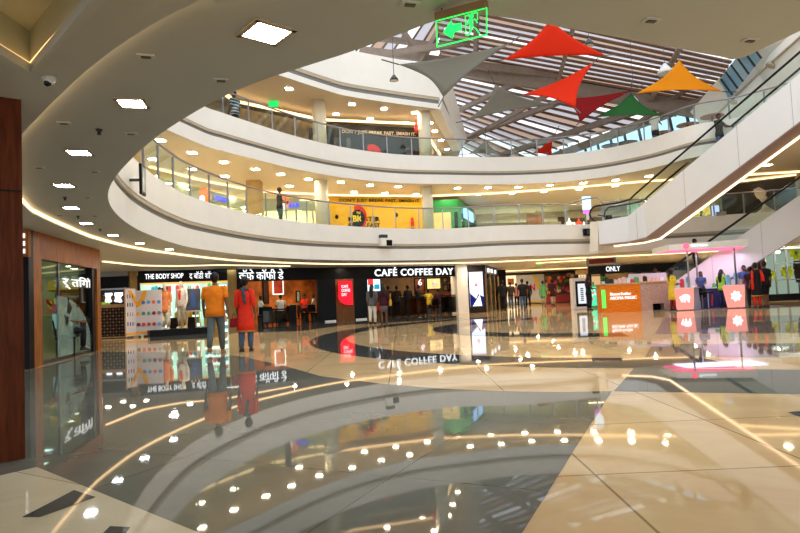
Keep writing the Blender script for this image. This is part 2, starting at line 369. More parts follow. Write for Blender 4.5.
# sloping white wall at the right, under the roof, with round lights
def w3(px, py, Y): return W(px, py, Y)
a0, a1, a2 = w3(690, 112, 30), w3(738, 56, 26), w3(830, -60, 19)
b0, b1, b2 = w3(704, 128, 30), w3(760, 73, 26), w3(840, 2, 19)
c0, c1, c2 = w3(700, 160, 30), w3(790, 130, 26), w3(900, 40, 19)
q = MB(); th = Vector((.5, .3, 0))
for (p, r, s_, t) in ((a0, a1, b1, b0), (a1, a2, b2, b1), (b0, b1, c1, c0), (b1, b2, c2, c1)): q.hexa([p, r, s_, t], [p+th, r+th, s_+th, t+th])
q.bar(b0-th*.05, b1-th*.05, .09, .06, 1); q.bar(b1-th*.05, b2-th*.05, .09, .06, 1)
struct('wall_right_upper', q, [white_paint, tan_m], label='sloping white wall under the roof at the right')
def on_plane(px, py, A, B, C):
    d = ray(px, py); n = (B-A).cross(C-A); t = (A-Vector((0, 0, CAMZ))).dot(n)/d.dot(n); return Vector((0, 0, CAMZ))+d*t
for k, (x, y) in enumerate(((771, 65), (752, 85), (735, 103))):
    p = on_plane(x, y, b1, b2, c2) if k < 2 else on_plane(x, y, b0, b1, c1); p = p+(Vector((0, 0, CAMZ))-p).normalized()*.2; nn = (b2-b1).cross(c2-b1).normalized(); 
    if nn.y > 0: nn = -nn
    o = MB().tube([p-nn*.06, p+nn*.05], [.2, .2], 14).tube([p+nn*.05, p+nn*.06], [.13, .13], 12, 1).build('wall_light', [tan_m, mat('amber_lens', (.5, .3, .1), .3, noise=.1)])
    tag(o, ('round amber wall light highest on the sloping white wall', 'middle round amber wall light on the sloping white wall', 'lowest round amber wall light on the sloping white wall')[k], 'light', 'round wall lights on the sloping wall')

# walls closing the far sides
wp = mat('wall_plaster', (.6, .55, .45), .6, noise=.03)
q = MB(); q.wallseg((-26, 62), (30, 62), 0, 6.3, -.2); struct('wall_back', q, wp)
q = MB(); q.wallseg((-26, 6), (-26, 62), 0, 12, .2); struct('wall_left', q, wp)
q = MB(); q.wallseg((30, -7), (30, 62), 0, 12, -.2); struct('wall_right', q, wp)

# ---------------------------------------------------------------- floor
beige = stone('beige_marble', (.70, .45, .21), (.82, .59, .32), 1.25, R(0), .035, .8, .008, off=(.2, .3))
beige2 = stone('pale_marble', (.58, .47, .30), (.72, .62, .44), 2.2, R(30), .035, .9, .004)
grey = stone('grey_granite', (.135, .13, .105), (.185, .18, .145), 1.6, R(25), .025, .3, .004)
slate = stone('dark_granite', (.055, .058, .055), (.10, .10, .09), 1.3, R(10), .025, .4, .003)
mauve = stone('rose_granite', (.20, .14, .12), (.30, .21, .17), 1.6, 0, .03, .3, .006)
q = MB(); q.box((2, 27, -.05), (56, 70, .1)); struct('floor', q, beige, label='polished beige marble floor')
def inlay(name, pts, m_, z=.002, px=True, label=None):
    o = MB().poly([(Vector((p[0], p[1], z)) if not px else P(p[0], p[1], z)) for p in pts]).build(name, m_); return tag(o, label, None, None, 'structure')
inlay('floor_inlay', ((-20, 480), (37, 467), (200, 533), (240, 555), (505, 560), (522, 533), (548, 492), (576, 447), (612, 391), (560, 392), (500, 391), (440, 388.5), (380, 383.5), (320, 376), (285, 366), (245, 357), (200, 351.5), (101, 352), (42, 367), (26, 371), (-30, 385), (-120, 440)), grey, label='large grey granite field of the floor')
inlay('floor_inlay', ((-20, 480), (37, 467), (200, 533), (240, 555), (-200, 560)), beige2, label='pale marble field at the bottom left')
inlay('floor_inlay', ((22, 517), (74, 490), (96, 497), (40, 517)), slate, .004)
inlay('floor_inlay', ((103, 533), (110, 526), (130, 527), (124, 536)), slate, .004)
inlay('floor_inlay', ((614, 391), (634, 368), (830, 370), (860, 395)), mat('greenish_granite', (.10, .115, .10), .025, noise=.15), label='grey green granite band at the right')
inlay('floor_inlay', ((645, 357), (652, 344), (830, 343), (850, 357)), mauve)
inlay('floor_inlay', ((655, 334), (664, 318), (840, 314), (850, 332)), mauve)
inlay('floor_inlay', ((788, 412), (800, 411), (830, 412), (830, 424), (806, 419)), slate, .004, label='dark stone piece at the right edge')
def ring_inlay(cx, cy, rx, ry, w, a0, a1, m_, z=.003, n=60):
    A = [a0+(a1-a0)*k/n for k in range(n+1)]
    o = [(cx+rx*math.cos(t), cy+ry*math.sin(t)) for t in A]+[(cx+(rx-w)*math.cos(t), cy+(ry-w*1.3)*math.sin(t)) for t in reversed(A)]
    return inlay('floor_inlay', o, m_, z, False, 'dark curved granite band of the floor')
ring_inlay(5.2, 17.0, 7.7, 9.6, .95, R(100), R(262), slate)
ring_inlay(6.2, 18.3, 5.3, 5.6, .9, R(100), R(255), slate)
cdk = mat('curve_granite', (.13, .13, .12), .05, noise=.15)
# dark apron in front of the cafe
inlay('floor_inlay', ((150, 341), (212, 338), (236, 333), (300, 331), (345, 325), (400, 322), (462, 318), (462, 314), (300, 322), (200, 326), (150, 330)), slate, .003)

# ---------------------------------------------------------------- railings
def railing(name, label, path, z, h, step=1.25, rail_m=None, doub=False):
    pts = resample(path, step); c = pts[len(pts)//2]
    t = thing(name, label, 'railing', (c.x, c.y, z))
    for a, b in zip(pts, pts[1:]):
        d = (b-a).normalized(); n = Vector((-d.y, d.x, 0))*.006; u = Vector((0, 0, 1))
        a_, b_ = a+d*.03, b-d*.03
        MB().hexa([a_-n+u*(z+.03), b_-n+u*(z+.03), b_+n+u*(z+.03), a_+n+u*(z+.03)], [a_-n+u*(z+h-.07), b_-n+u*(z+h-.07), b_+n+u*(z+h-.07), a_+n+u*(z+h-.07)]).build('glass_panel', rail_glass, t)
    for p in pts: MB().box((p.x, p.y, z+h/2-.03), (.05, .05, h-.06)).build('post', railgrey, t)
    MB().tube([Vector((p.x, p.y, z+h)) for p in path], .035, 8).build('handrail', rail_m or railgrey, t, True)
    return t
off_out = lambda path, o: [p+Vector((-(path[min(i+1, len(path)-1)]-path[max(i-1, 0)]).normalized().y, (path[min(i+1, len(path)-1)]-path[max(i-1, 0)]).normalized().x, 0))*o for i, p in enumerate(path)]
ra = off_out(far1, .11)[i_left-8:]
railing('balcony_railing', 'glass balustrade with grey handrail along the first floor gallery', ra, T1, .98)
rb = off_out(right1, .11)[2:26]
railing('balcony_railing', 'glass balustrade of the first floor gallery behind the lower escalator', rb, T1, .98)
# loop of the rail coming down to the escalator landing
i2s = min(range(len(ring2)), key=lambda i: (ring2[i]-V2(-6.95, 15.5)).length)
rc = off_out(ring2, .11)[i2s:-36]
railing('balcony_railing', 'glass balustrade with thin handrail along the second floor gallery', rc, T2, .86)

# ---------------------------------------------------------------- columns
def column(label, px, py, z0, z1, Y, r, square=False):
    x = W(px, py, Y).x; mb = MB()
    if square: mb.box((x, Y, (z0+z1)/2), (r*2, r*2, z1-z0))
    else: mb.tube([(x, Y, z0), (x, Y, z1)], r, 24)
    o = mb.build('pillar', wood('gold_veneer', (.42, .27, .09), (.52, .35, .14)) if square else column_paint, None, not square, org=None)
    return tag(o, label, None, None, 'structure')
column('round cream pillar on the second floor, the left one', 319, 115, T2-.12, Z3, 26.3, .3)
column('round cream pillar on the second floor, the right one', 424.5, 128, T2-.12, Z3, 28.6, .3)
column('round cream pillar on the first floor, the left one', 321.5, 198, T1-.12, Z2, 26.0, .29)
column('round cream pillar on the first floor, the right one', 427.5, 205, T1-.12, Z2, 28.6, .27)
column('square golden veneered pillar on the first floor', 255, 198, T1-.12, Z2, 25.5, .29, True)
column('round cream pillar at the right edge of the first floor', 803, 190, T1-.12, Z2, 30, .4)

# ---------------------------------------------------------------- skylight roof
brown_beam = mat('brown_roof_steel', (.20, .11, .07), .5, noise=.1)
big_beam = mat('grey_brown_roof_beam', (.24, .18, .14), .5, noise=.1)
sheet = translucent('roof_sheet', (.50, .47, .50), .2)
sheet_p = translucent('roof_sheet_peach', (.46, .32, .24), .2)
sheet_clear = translucent('clear_roof_strip', (.95, .97, 1), .1, .6)
H1, H2 = W(440, 58, 36), W(703, 104, 30)
ATR, ATL = W(748, 40, 24), W(430, -40, 26)
E2, L2 = W(500, 168, 43), W(385, 108, 58)
def patch(name, TL, TR, BR, BL, n, clear, label, beams=3, bw=.16, hh=.12):
    t = thing(name, label, 'roof', ((TL+BR)/2)); t['kind'] = 'structure'
    nor = (TR-TL).cross(BL-TL).normalized(); nor = nor if nor.z > 0 else -nor
    L = lambda s, v: (TL.lerp(BL, v)).lerp(TR.lerp(BR, v), s)
    pu, sh = MB(), MB()
    for k in range(n+1):
        v = k/n; pu.bar(L(0, v)+nor*.1, L(1, v)+nor*.1, bw, hh, up=nor)
        if k < n:
            mi = 2 if k in clear else (1 if (k % 4) == 2 else 0); e = .3
            sh.quad(L(0, v)+nor*.2, L(1, v)+nor*.2, L(1, v+1/n)+nor*.2, L(0, v+1/n)+nor*.2, mi=mi)
    pu.build('purlins', brown_beam, t); sh.build('roof_sheet', [sheet, sheet_p, sheet_clear], t)
    for i in range(beams):
        s = (i+.5)/beams; MB().bar(L(s, 0)-nor*.3, L(s, 1)-nor*.3, .2, .35, up=nor).build('cross_beam', big_beam, t)
    return t
patch('ceiling_skylight', ATL, ATR, H2, H1, 15, (1, 4, 9), 'upper slope of the big skylight roof', 3, .22, .06)
patch('ceiling_skylight', H1, H2, E2, L2, 17, (3, 8, 13), 'lower slope of the big skylight roof', 4, .24)
CB0, CB1, CT1, CT0 = W(345, 50, 40), W(446, 68, 38), W(500, -40, 32), W(420, -40, 30)
patch('ceiling_skylight', CB0, CT0, CT1, CB1, 9, (0, 1, 4, 7), 'small slope of the skylight roof at the upper left', 2, .12)
q = MB(); q.bar(H1-Vector((0, 0, .5)), H2-Vector((0, 0, .4)), .5, .7); q.bar(W(360, 50, 35), W(560, 76, 33), .3, .4)
q.bar(W(365, 57, 34), W(470, 42, 33), .25, .35); q.bar(W(395, 20, 33), W(425, 62, 35), .2, .3); q.bar(W(420, 62, 34), W(445, 20, 33), .2, .3)
q.bar(W(432, 160, 40), W(560, 88, 33), .18, .25); q.bar(W(620, 135, 33), W(730, 60, 28), .14, .2); q.bar(W(545, 160, 38), W(705, 100, 29.5), .3, .4)
struct('ceiling_truss', q, big_beam, label='brown roof trusses under the skylight')
# arched eave window band
g = thing('window_1', None, None, W(640, 130, 33)); g['kind'] = 'structure'; g['label'] = 'slanted blue window band under the roof eave'
fr, gl = MB(), MB()
top = [E2.lerp(H2, s/16) for s in range(17)]; 
for i, p in enumerate(top):
    b = p+Vector((.25, -.1, -1.9)); fr.bar(p, b, .12, .12)
    if i: pa = top[i-1]; gl.quad(pa, p, b, pa+Vector((.25, -.1, -1.9)))
top2 = [H2.lerp(ATR, s/9) for s in range(10)]
for i, p in enumerate(top2):
    b = p+Vector((.55, .1, -.75)); fr.bar(p, b, .07, .05)
    if i: pa = top2[i-1]; gl.quad(pa, p, b, pa+Vector((.55, .1, -.75)))
fr.build('window_frame', mat('dark_window_frame', (.05, .05, .05), .4, noise=.1), g); gl.build('pane', glass('sky_glass', (.45, .70, .95), .03), g)

# ---------------------------------------------------------------- downlights and ceiling fittings
def square_light(px, py, z, size, label, group=None, cool=True, rz=0):
    p = P(px, py, z); t = thing('ceiling_light', label, 'light', p, 0, group)
    f = MB(); s = size/2
    for a in range(4):
        c = Matrix.Rotation(a*PI/2+rz, 3, 'Z'); f.box(p+c@Vector((0, s+.012, -.006)), (size+.05, .03, .014) if a % 2 == 0 else (size+.05, .03, .014), a*PI/2+rz)
    f.build('frame', tan_m, t); MB().box(p+Vector((0, 0, .004-.01)), (size, size, .008), rz).build('diffuser', led_white if cool else led_square, t)
    return p
near_lab = {266: 'largest square ceiling light, nearest above the camera', 132: 'second nearest square ceiling light, above the wooden pillar'}
for x, y in ((266.5, 32), (132, 102.5), (79, 152), (64, 185), (71, 207.5), (86, 223), (113, 235), (140, 243), (169, 249)):
    l = near_lab.get(int(x)) or {79: 'third nearest square ceiling light', 64: 'fourth square ceiling light along the curved ceiling', 71: 'fifth square ceiling light along the curved ceiling', 86: 'sixth square ceiling light along the curved ceiling', 113: 'seventh square ceiling light along the curved ceiling', 140: 'eighth square ceiling light along the curved ceiling', 169: 'last square ceiling light before the fascia hides the row'}[int(x)]
    square_light(x, y, Z1, .225 if x > 250 else .19 if x > 100 and y < 110 else .2, l, 'square lights in the ground floor ceiling', rz=R(40) if x > 250 else R(12))
    p = P(x, y, Z1)
def small_lights(lst, z, size, m_, label, group):
    proto = None
    for x, y in lst:
        p = P(x, y, z)
        if proto is None: proto = MB().box((0, 0, -.012), (size, size, .02)).box((0, 0, -.004), (size*1.25, size*1.25, .012), mi=1).build('ceiling_light', [m_, white_plain]); o = proto; tag(o, label, 'light', group)
        else: o = copy_tree(proto)
        o.location = p
small_lights(((224, 162), (255.5, 169), (281, 174), (308.5, 179), (225, 176), (256, 181), (289.5, 186), (341, 182), (354, 192), (370, 185), (385, 193), (398, 186.5), (192, 152.5), (160, 140), (153, 159), (192, 169), (416, 194), (447, 195), (457.5, 188), (479, 194), (488, 187.5), (518, 187), (512, 193), (544, 191.5), (550, 185), (583, 183), (579.5, 189), (615.5, 180), (615.5, 185.5), (649, 176), (652, 181), (767.5, 165)), Z2, .26, led_square, 'small square downlight in the warm first floor ceiling', 'downlights over the first floor gallery')
small_lights(((289, 88.5), (352, 104), (336, 114), (384, 108.5), (370, 118.5), (415, 112.5), (405, 122.5), (435, 131), (430, 123), (441, 140), (447, 149)), Z3, .26, led_square, 'small square downlight in the dim second floor ceiling', 'downlights over the second floor gallery')
# lamps over the ground floor ceiling beyond the cove
for k, (x, y) in enumerate(((200.6, 253.7), (230, 257), (260, 258.9))): pass
def fitting(px, py, z, kind, label, s=1):
    p = P(px, py, z)
    if kind == 'vent': o = MB().box((0, 0, -.005), (.11*s, .06*s, .012)).box((0, 0, -.012), (.06*s, .03*s, .01), mi=1).build('ceiling_vent', [soffit_paint, darksteel]); cat = 'vent'
    else: o = MB().tube([(0, 0, 0), (0, 0, -.015)], .03, 10).tube([(0, 0, -.015), (0, 0, -.05)], [.012, .02], 8).build('sprinkler_head', darksteel); cat = 'sprinkler'
    o.location = p; o.rotation_euler = (0, 0, R(15)); tag(o, label, cat, 'vents in the ground floor ceiling' if kind == 'vent' else 'sprinkler heads in the ground floor ceiling')
for x, y, l in ((146, 55.5, 'small ceiling vent above the nearest row of square lights'), (64, 122.5, 'small ceiling vent beside the wooden pillar top'), (131, 133, 'pale ceiling vent under the second square light'), (39, 167, 'small vent in the bluish ceiling near the pillar'), (94.5, 171, 'small vent between the third and fourth square lights'), (87.5, 197, 'small vent right of the fifth square light'), (221, 79.5, 'small vent near the curved ceiling edge'), (651, 19.5, 'left ceiling vent over the skylight opening at the right'), (750, 39.5, 'right ceiling vent over the skylight opening'), (410, 3, 'ceiling vent beside the green exit sign'), (60, 215, 'tiny vent left of the fifth square light'), (95, 215.5, 'tiny vent right of the sixth square light')):
    fitting(x, y, Z1, 'vent', l)
for x, y, l in ((99, 129.5, 'sprinkler head below the second square light'), (65, 197, 'sprinkler head beneath the fourth square light'), (78, 216, 'sprinkler head by the sixth square light'), (100, 229, 'sprinkler head by the seventh square light')):
    fitting(x, y, Z1, 'spr', l)
# dome camera on the soffit
p = P(49, 77, 2.64); t = thing('dome_camera', 'white dome security camera on the soffit at upper left', 'camera', p)
MB().tube([p, p-Vector((0, 0, .02))], [.045, .045], 16).tube([p-Vector((0, 0, .02)), p-Vector((0, 0, .045))], [.042, .03], 16).build('housing', white_plain, t, True)
MB().ell(p-Vector((0.003, .012, .045)), (.024, .024, .024), 12, 8).build('lens', mat('camera_black', (.01, .01, .01), .1, noise=.1), t, True)
# exit sign hanging near the camera
EX = [W(435, 48, 3.72), W(487, 34, 3.55)]
eA, eB = W(436, 46.5, 3.45), W(487, 34, 3.25); zt = 2.545; u = (flat(eB)-flat(eA)).normalized(); nn = Vector((u.y, -u.x, 0))
def exz(px, py):
    d = ray(px, py); A = flat(eA); t_ = (A-Vector((0, 0, 0))).dot(nn)/flat(d).dot(nn) if True else 0; return Vector((0, 0, CAMZ))+d*t_
c_tl, c_tr, c_br, c_bl = exz(436.5, 21), exz(487, 8), exz(487, 35), exz(437.5, 47)
t = thing('exit_sign', 'glowing green exit sign with running man and left arrow hanging from the ceiling', 'sign', (c_tl+c_tr)/2)
green = emis('exit_green', (.02, 1, .12), 1.6)
ux, uy = c_tr-c_tl, c_tl-c_bl
MB().hexa([c_bl, c_br, c_br-nn*.008, c_bl-nn*.008], [c_tl, c_tr, c_tr-nn*.008, c_tl-nn*.008]).build('panel', glass('sign_acrylic', (.9, .98, .9), .02), t)
f = MB()
for a, b in ((c_tl, c_tr), (c_tr, c_br), (c_br, c_bl), (c_bl, c_tl)): f.bar(a+nn*.004, b+nn*.004, .006, .006)
f.build('frame', green, t)
def S(x, y): return (x, y)
org = c_bl+nn*.004
ar = MB().plate([(.14, .47), (.32, .85), (.345, .68), (.52, .66), (.52, .40), (.37, .38), (.33, .16)], org, c_br-c_bl, c_tl-c_bl, .004); ar.build('arrow', green, t)
mn = MB()
U = c_br-c_bl; VV = c_tl-c_bl
Q = lambda x, y: org+U*x+VV*y
for a, b in (((.60, .14), (.60, .88)), ((.60, .88), (.84, .90)), ((.84, .90), (.84, .62))): mn.bar(Q(*a), Q(*b), .0035, .0035)
for a, b, w in (((.70, .72), (.71, .45), .022), ((.71, .47), (.80, .32), .013), ((.80, .32), (.86, .12), .011), ((.71, .45), (.69, .26), .013), ((.69, .26), (.63, .13), .011), ((.71, .68), (.80, .66), .009), ((.80, .66), (.83, .52), .008), ((.69, .68), (.62, .56), .009)): mn.bar(Q(*a), Q(*b), w, .004)
mn.ell(Q(.72, .82), (.013, .003, .013), 12, 8)
mn.build('running_man', green, t)
hd = (c_tl+Vector((0, 0, 0)))
MB().hexa([c_tl-nn*.02, c_tr-nn*.02, c_tr+nn*.02, c_tl+nn*.02], [c_tl-nn*.02+Vector((0, 0, .045)), c_tr-nn*.02+Vector((0, 0, .045)), c_tr+nn*.02+Vector((0, 0, .045)), c_tl+nn*.02+Vector((0, 0, .045))]).build('housing', mat('sign_housing', (.34, .20, .11), .4, metal=.3, noise=.1), t)
for s in (.12, .9):
    p = c_tl.lerp(c_tr, s)+Vector((0, 0, .04)); MB().tube([p, Vector((p.x, p.y, Z1))], .004, 6).build('hanger', darksteel, t)
# ---------------------------------------------------------------- people
def skin_mesh(joints, edges, root):
    me = bpy.data.meshes.new('sk'); names = list(joints)
    me.from_pydata([Vector(joints[n][0]) for n in names], [(names.index(a), names.index(b)) for a, b in edges], [])
    o = bpy.data.objects.new('sk', me); COL.objects.link(o); o.modifiers.new('s', 'SKIN')
    if not me.skin_vertices: 
        bm = bmesh.new(); bm.from_mesh(me); bm.verts.layers.skin.verify(); bm.to_mesh(me); bm.free()
    sv = me.skin_vertices[0].data
    for i, n in enumerate(names):
        r = joints[n][1]; sv[i].radius = r if isinstance(r, tuple) else (r, r); sv[i].use_root = (n == root)
    sb = o.modifiers.new('u', 'SUBSURF'); sb.levels = 1; sb.render_levels = 1
    dg = bpy.context.evaluated_depsgraph_get(); dg.update()
    m2 = bpy.data.meshes.new_from_object(o.evaluated_get(dg)); bpy.data.objects.remove(o)
    return m2
def cloth(name, c, **k): return mat('cloth_'+name, c, .8, spec=.2, noise=.12, nscale=9, **k)
SKIN = mat('brown_skin', (.17, .075, .035), .5, noise=.06, nscale=6)
HAIR = mat('black_hair', (.008, .006, .005), .45, noise=.2, nscale=30)
SHOE = mat('dark_shoe', (.03, .02, .015), .5, noise=.2)
def person(label, loc, rz=0, h=1.7, top=None, bottom=None, style='shirt', legs='trousers', hair='short', pose='stand', skin=None, shoe=None, ph=0, wide=1.0, female=False, group=None, arms='down', name='person', cat='person', sleeve=.5, face=True, hair_m=None):
    """local frame: feet at the origin, facing +Y"""
    skin = skin or SKIN; sh = .93 if female else 1.08*wide; bw = 1 if female else 1.07*wide
    J = {}
    def S(n, x, y, z, r): J[n] = (Vector((x, y, z))*h, (r[0]*h, r[1]*h) if isinstance(r, tuple) else r*h)
    sit = pose == 'sit'
    pz = .30 if sit else .52; dz = pz-.52
    S('pelvis', 0, 0, pz, (.082, .058)); S('waist', 0, 0, .61+dz, (.070, .052)); S('chest', 0, .0, .72+dz, (.092, .060)); S('neckb', 0, -.002, .812+dz, (.045, .038)); S('neck', 0, .004, .852+dz, .031); S('head', 0, .012, .885+dz, .034)
    arm = {'down': ((.125*sh, -.015, .64), (.138*sh, .03, .50)), 'front': ((.13*sh, .01, .65), (.09, .15, .63)), 'table': ((.13*sh, .05, .66), (.07, .19, .64)), 'phone': ((.12*sh, .09, .70), (.055, .06, .86)), 'rail': ((.14*sh, .08, .69), (.13, .22, .64))}
    for s, sd in ((-1, 'l'), (1, 'r')):
        e, w = arm['down' if (arms == 'phone' and s < 0) else arms]; sw = .05*ph*s if arms == 'down' else 0
        S('sh'+sd, s*.100*sh, -.005, .795+dz, (.036, .036)); S('el'+sd, s*e[0], e[1]-sw*.5, e[2]+dz, .0235); S('wr'+sd, s*w[0], w[1]-sw*1.6, w[2]+dz, .0155)
        W0 = Vector((s*w[0], w[1]-sw*1.6, w[2]+dz)); E0 = Vector((s*e[0], e[1]-sw*.5, e[2]+dz)); d = (W0-E0).normalized()
        pl = W0+d*.030; S('pa'+sd, pl.x, pl.y, pl.z, (.018, .010))
        f = Vector((0, 1, 0)) if abs(d.y) < .8 else Vector((0, 0, 1)); lat = (f-d*f.dot(d)).normalized(); inw = Vector((-s, 0, 0))
        for k, (o_, l_) in enumerate(((-.015, .030), (-.005, .040), (.005, .043), (.015, .038))):
            a = pl+d*.012+lat*o_; b = a+d*l_*.55+inw*.004; c = b+d*l_*.4+inw*.012
            S('f%d%sa' % (k, sd), *a, .0062); S('f%d%sb' % (k, sd), *b, .0055); S('f%d%sc' % (k, sd), *c, .0045)
        a = pl+lat*.020-d*.008; b = a+d*.018+lat*.010+inw*.006; S('t'+sd+'a', *a, .0065); S('t'+sd+'b', *b, .0055)
        if sit: S('hp'+sd, s*.052, .01, .295, (.050, .048)); S('kn'+sd, s*.07, .235, .285, .034); S('an'+sd, s*.07, .22, .045, .021); S('to'+sd, s*.075, .30, .018, (.022, .014))
        else:
            st = ph*s*.10; lift = max(0, -st)*.35
            S('hp'+sd, s*.050, .0, .50, (.050, .052)); S('kn'+sd, s*.053, .015+st*.55+lift*.3, .285, .035); S('an'+sd, s*.053, -.012+st*1.15, .045+lift, .0215); S('to'+sd, s*.060, .072+st*1.15, .017+lift*.4, (.022, .013))
    E = [('pelvis', 'waist'), ('waist', 'chest'), ('chest', 'neckb'), ('neckb', 'neck'), ('neck', 'head')]
    for sd in 'lr':
        E += [('chest', 'sh'+sd), ('sh'+sd, 'el'+sd), ('el'+sd, 'wr'+sd), ('wr'+sd, 'pa'+sd), ('pelvis', 'hp'+sd), ('hp'+sd, 'kn'+sd), ('kn'+sd, 'an'+sd), ('an'+sd, 'to'+sd), ('pa'+sd, 't'+sd+'a'), ('t'+sd+'a', 't'+sd+'b')]
        for k in range(4): E += [('pa'+sd, 'f%d%sa' % (k, sd)), ('f%d%sa' % (k, sd), 'f%d%sb' % (k, sd)), ('f%d%sb' % (k, sd), 'f%d%sc' % (k, sd))]
    me = skin_mesh(J, E, 'pelvis')
    # head with nose, ears, chin joined into the same body mesh
    hd = MB(); hc = Vector((0, .014, .932+dz))*h
    hd.ell(hc, (.044*h, .053*h, .066*h), 16, 12)
    hd.ell(hc+Vector((0, .014, -.034))*h, (.031*h, .034*h, .030*h), 12, 8)
    if face: hd.ell(hc+Vector((0, .053, -.008))*h, (.008*h, .012*h, .015*h), 8, 6)
    for s in (-1, 1): hd.ell(hc+Vector((s*.045, -.002, -.004))*h, (.006*h, .012*h, .017*h), 8, 6)
    bm = bmesh.new(); bm.from_mesh(me); n0 = len(bm.verts)
    tmp = bpy.data.meshes.new('x'); tmp.from_pydata([tuple(v) for v in hd.v], [], hd.f); bm.from_mesh(tmp); bmesh.ops.recalc_face_normals(bm, faces=bm.faces)
    for f in bm.faces: f.smooth = True
    me2 = bpy.data.meshes.new('body'); bm.to_mesh(me2); bm.free(); me2.materials.append(skin)
    root = thing(name, label, cat, loc, rz, group, w=False)
    bo = bpy.data.objects.new('body', me2); COL.objects.link(bo); bo.parent = root
    j = lambda n: J[n][0]
    if face:
        e = MB()
        for s in (-1, 1): e.ell(hc+Vector((s*.017, .050, .004))*h, (.007*h, .005*h, .0045*h), 8, 6)
        e.build('eyes', mat('eye_dark', (.03, .02, .015), .2, noise=.1), root, True)
        MB().ell(hc+Vector((0, .046, -.036))*h, (.014*h, .006*h, .004*h), 8, 6).build('mouth', mat('lip', (.22, .06, .045), .5, noise=.05), root, True)
    hm = hair_m or HAIR
    if hair:
        T = Matrix.Rotation(R(22), 3, 'X'); q = MB().ell(hc+Vector((0, -.006, .008))*h, (.050*h, .058*h, .066*h), 16, 10, 0, PI*.56, tilt=T)
        q.ell(hc+Vector((0, -.020, -.010))*h, (.045*h, .040*h, .052*h), 12, 8)
        if hair == 'long': q.loft([(0, -.030*h, (.95+dz)*h, .035*h, .03*h), (0, -.052*h, (.89+dz)*h, .050*h, .03*h), (0, -.066*h, (.80+dz)*h, .052*h, .026*h), (0, -.066*h, (.70+dz)*h, .040*h, .020*h), (0, -.058*h, (.65+dz)*h, .015*h, .01*h)], 12)
        if hair == 'bun': q.ell(hc+Vector((0, -.066, .02))*h, (.028*h, .026*h, .028*h), 10, 8)
        if hair == 'braid': q.tube([(0, -.06*h, (.90+dz)*h), (.004*h, -.070*h, (.80+dz)*h), (0, -.066*h, (.68+dz)*h)], [.018*h, .016*h, .008*h], 8)
        q.build('hair', hm, root, True)
    if top is not None:
        q = MB(); hipw = .100 if style != 'kurta' else .100
        lo = {'shirt': .475, 'kurta': .26, 'dress': .30, 'tunic': .36}[style]
        rg = []
        if style == 'shirt': rg = [(0, 0, (.458+dz), .106, .084), (0, 0, (.53+dz), .100, .077)]
        elif sit: rg = [(0, .02, (.47+dz), .115, .085), (0, 0, (.53+dz), .10, .074)]
        else:
            rg = [(0, ph*.006, lo, .118, .092), (0, ph*.004, lo+.1, .112, .085), (0, 0, .47, .106, .079), (0, 0, .53, .100, .074)]
        rg += [(0, 0, .61+dz, .083*sh, .062), (0, 0, .70+dz, .098*sh, .070), (0, -.002, .76+dz, .104*sh, .068), (0, -.003, .80+dz, .086*sh, .055), (0, -.003, .825+dz, .056, .044), (0, -.002, .838+dz, .040, .036)]
        q.loft([(a*h, b*h, c*h, d*h*bw, e*h) for a, b, c, d, e in rg], 18)
        for sd in 'lr':
            a, b, c = j('sh'+sd), j('el'+sd), j('wr'+sd); cc = j('chest'); st = a.lerp(Vector((cc.x, a.y, a.z)), .35)
            if sleeve <= 1: q.tube([st, a, a.lerp(b, sleeve*.6), a.lerp(b, sleeve)], [.040*h, .041*h, .036*h, .034*h], 10)
            else: q.tube([st, a, a.lerp(b, .6), b, b.lerp(c, (sleeve-1)*.5), b.lerp(c, sleeve-1)], [.040*h, .041*h, .034*h, .030*h, .027*h, .023*h], 10)
        q.build({'shirt': 'shirt', 'kurta': 'kurta', 'dress': 'dress', 'tunic': 'tunic'}[style], top, root, True)
    if bottom is not None:
        q = MB()
        if legs == 'skirt': q.loft([(0, 0, .30*h, .080*h, .066*h), (0, 0, .40*h, .096*h, .074*h), (0, 0, .50*h, .098*h, .072*h), (0, 0, .57*h, .082*h, .062*h)], 18)
        else:
            wd = {'trousers': 1.12, 'leggings': 1.0, 'wide': 1.35, 'shorts': 1.2}[legs]
            if sit: q.loft([(0, .01*h, .25*h, .09*h, .06*h), (0, 0, .30*h, .098*h, .072*h), (0, 0, .36*h, .090*h, .066*h)], 16)
            else: q.loft([(0, 0, .445*h, .078*h, .056*h), (0, 0, .50*h, .098*h, .072*h), (0, 0, .56*h, .088*h, .066*h)], 16)
            for sd in 'lr':
                a, b, c = j('hp'+sd), j('kn'+sd), j('an'+sd)
                if legs == 'shorts': q.tube([a, a.lerp(b, .5), b], [.054*h, .050*h, .046*h], 12)
                else: q.tube([a, a.lerp(b, .5), b, b.lerp(c, .35), c.lerp(b, .06)], [.054*h, .048*h*wd, .037*h*wd, .036*h*wd, .027*h*wd], 12)
        q.build('skirt' if legs == 'skirt' else ('shorts' if legs == 'shorts' else 'trousers'), bottom, root, True)
    if shoe is not False:
        for sd in 'lr':
            a, b = j('an'+sd), j('to'+sd); d = (b-a); d.z = 0; d.normalize()
            c = a+d*.026*h; z0 = max(0, min(a.z-.045*h, .1))
            MB().loft([(c.x, c.y, z0+.0*h, .028*h, .066*h), (c.x, c.y, z0+.012*h, .029*h, .068*h), (c.x, c.y-.006*h, z0+.030*h, .026*h, .055*h), (a.x, a.y, z0+.048*h, .023*h, .026*h)], 12).build('shoe', shoe or SHOE, root, True)
    return root
def FP(px, py, z=0): return P(px, py, z)
def feet(px, py): return P(px, py, 0)
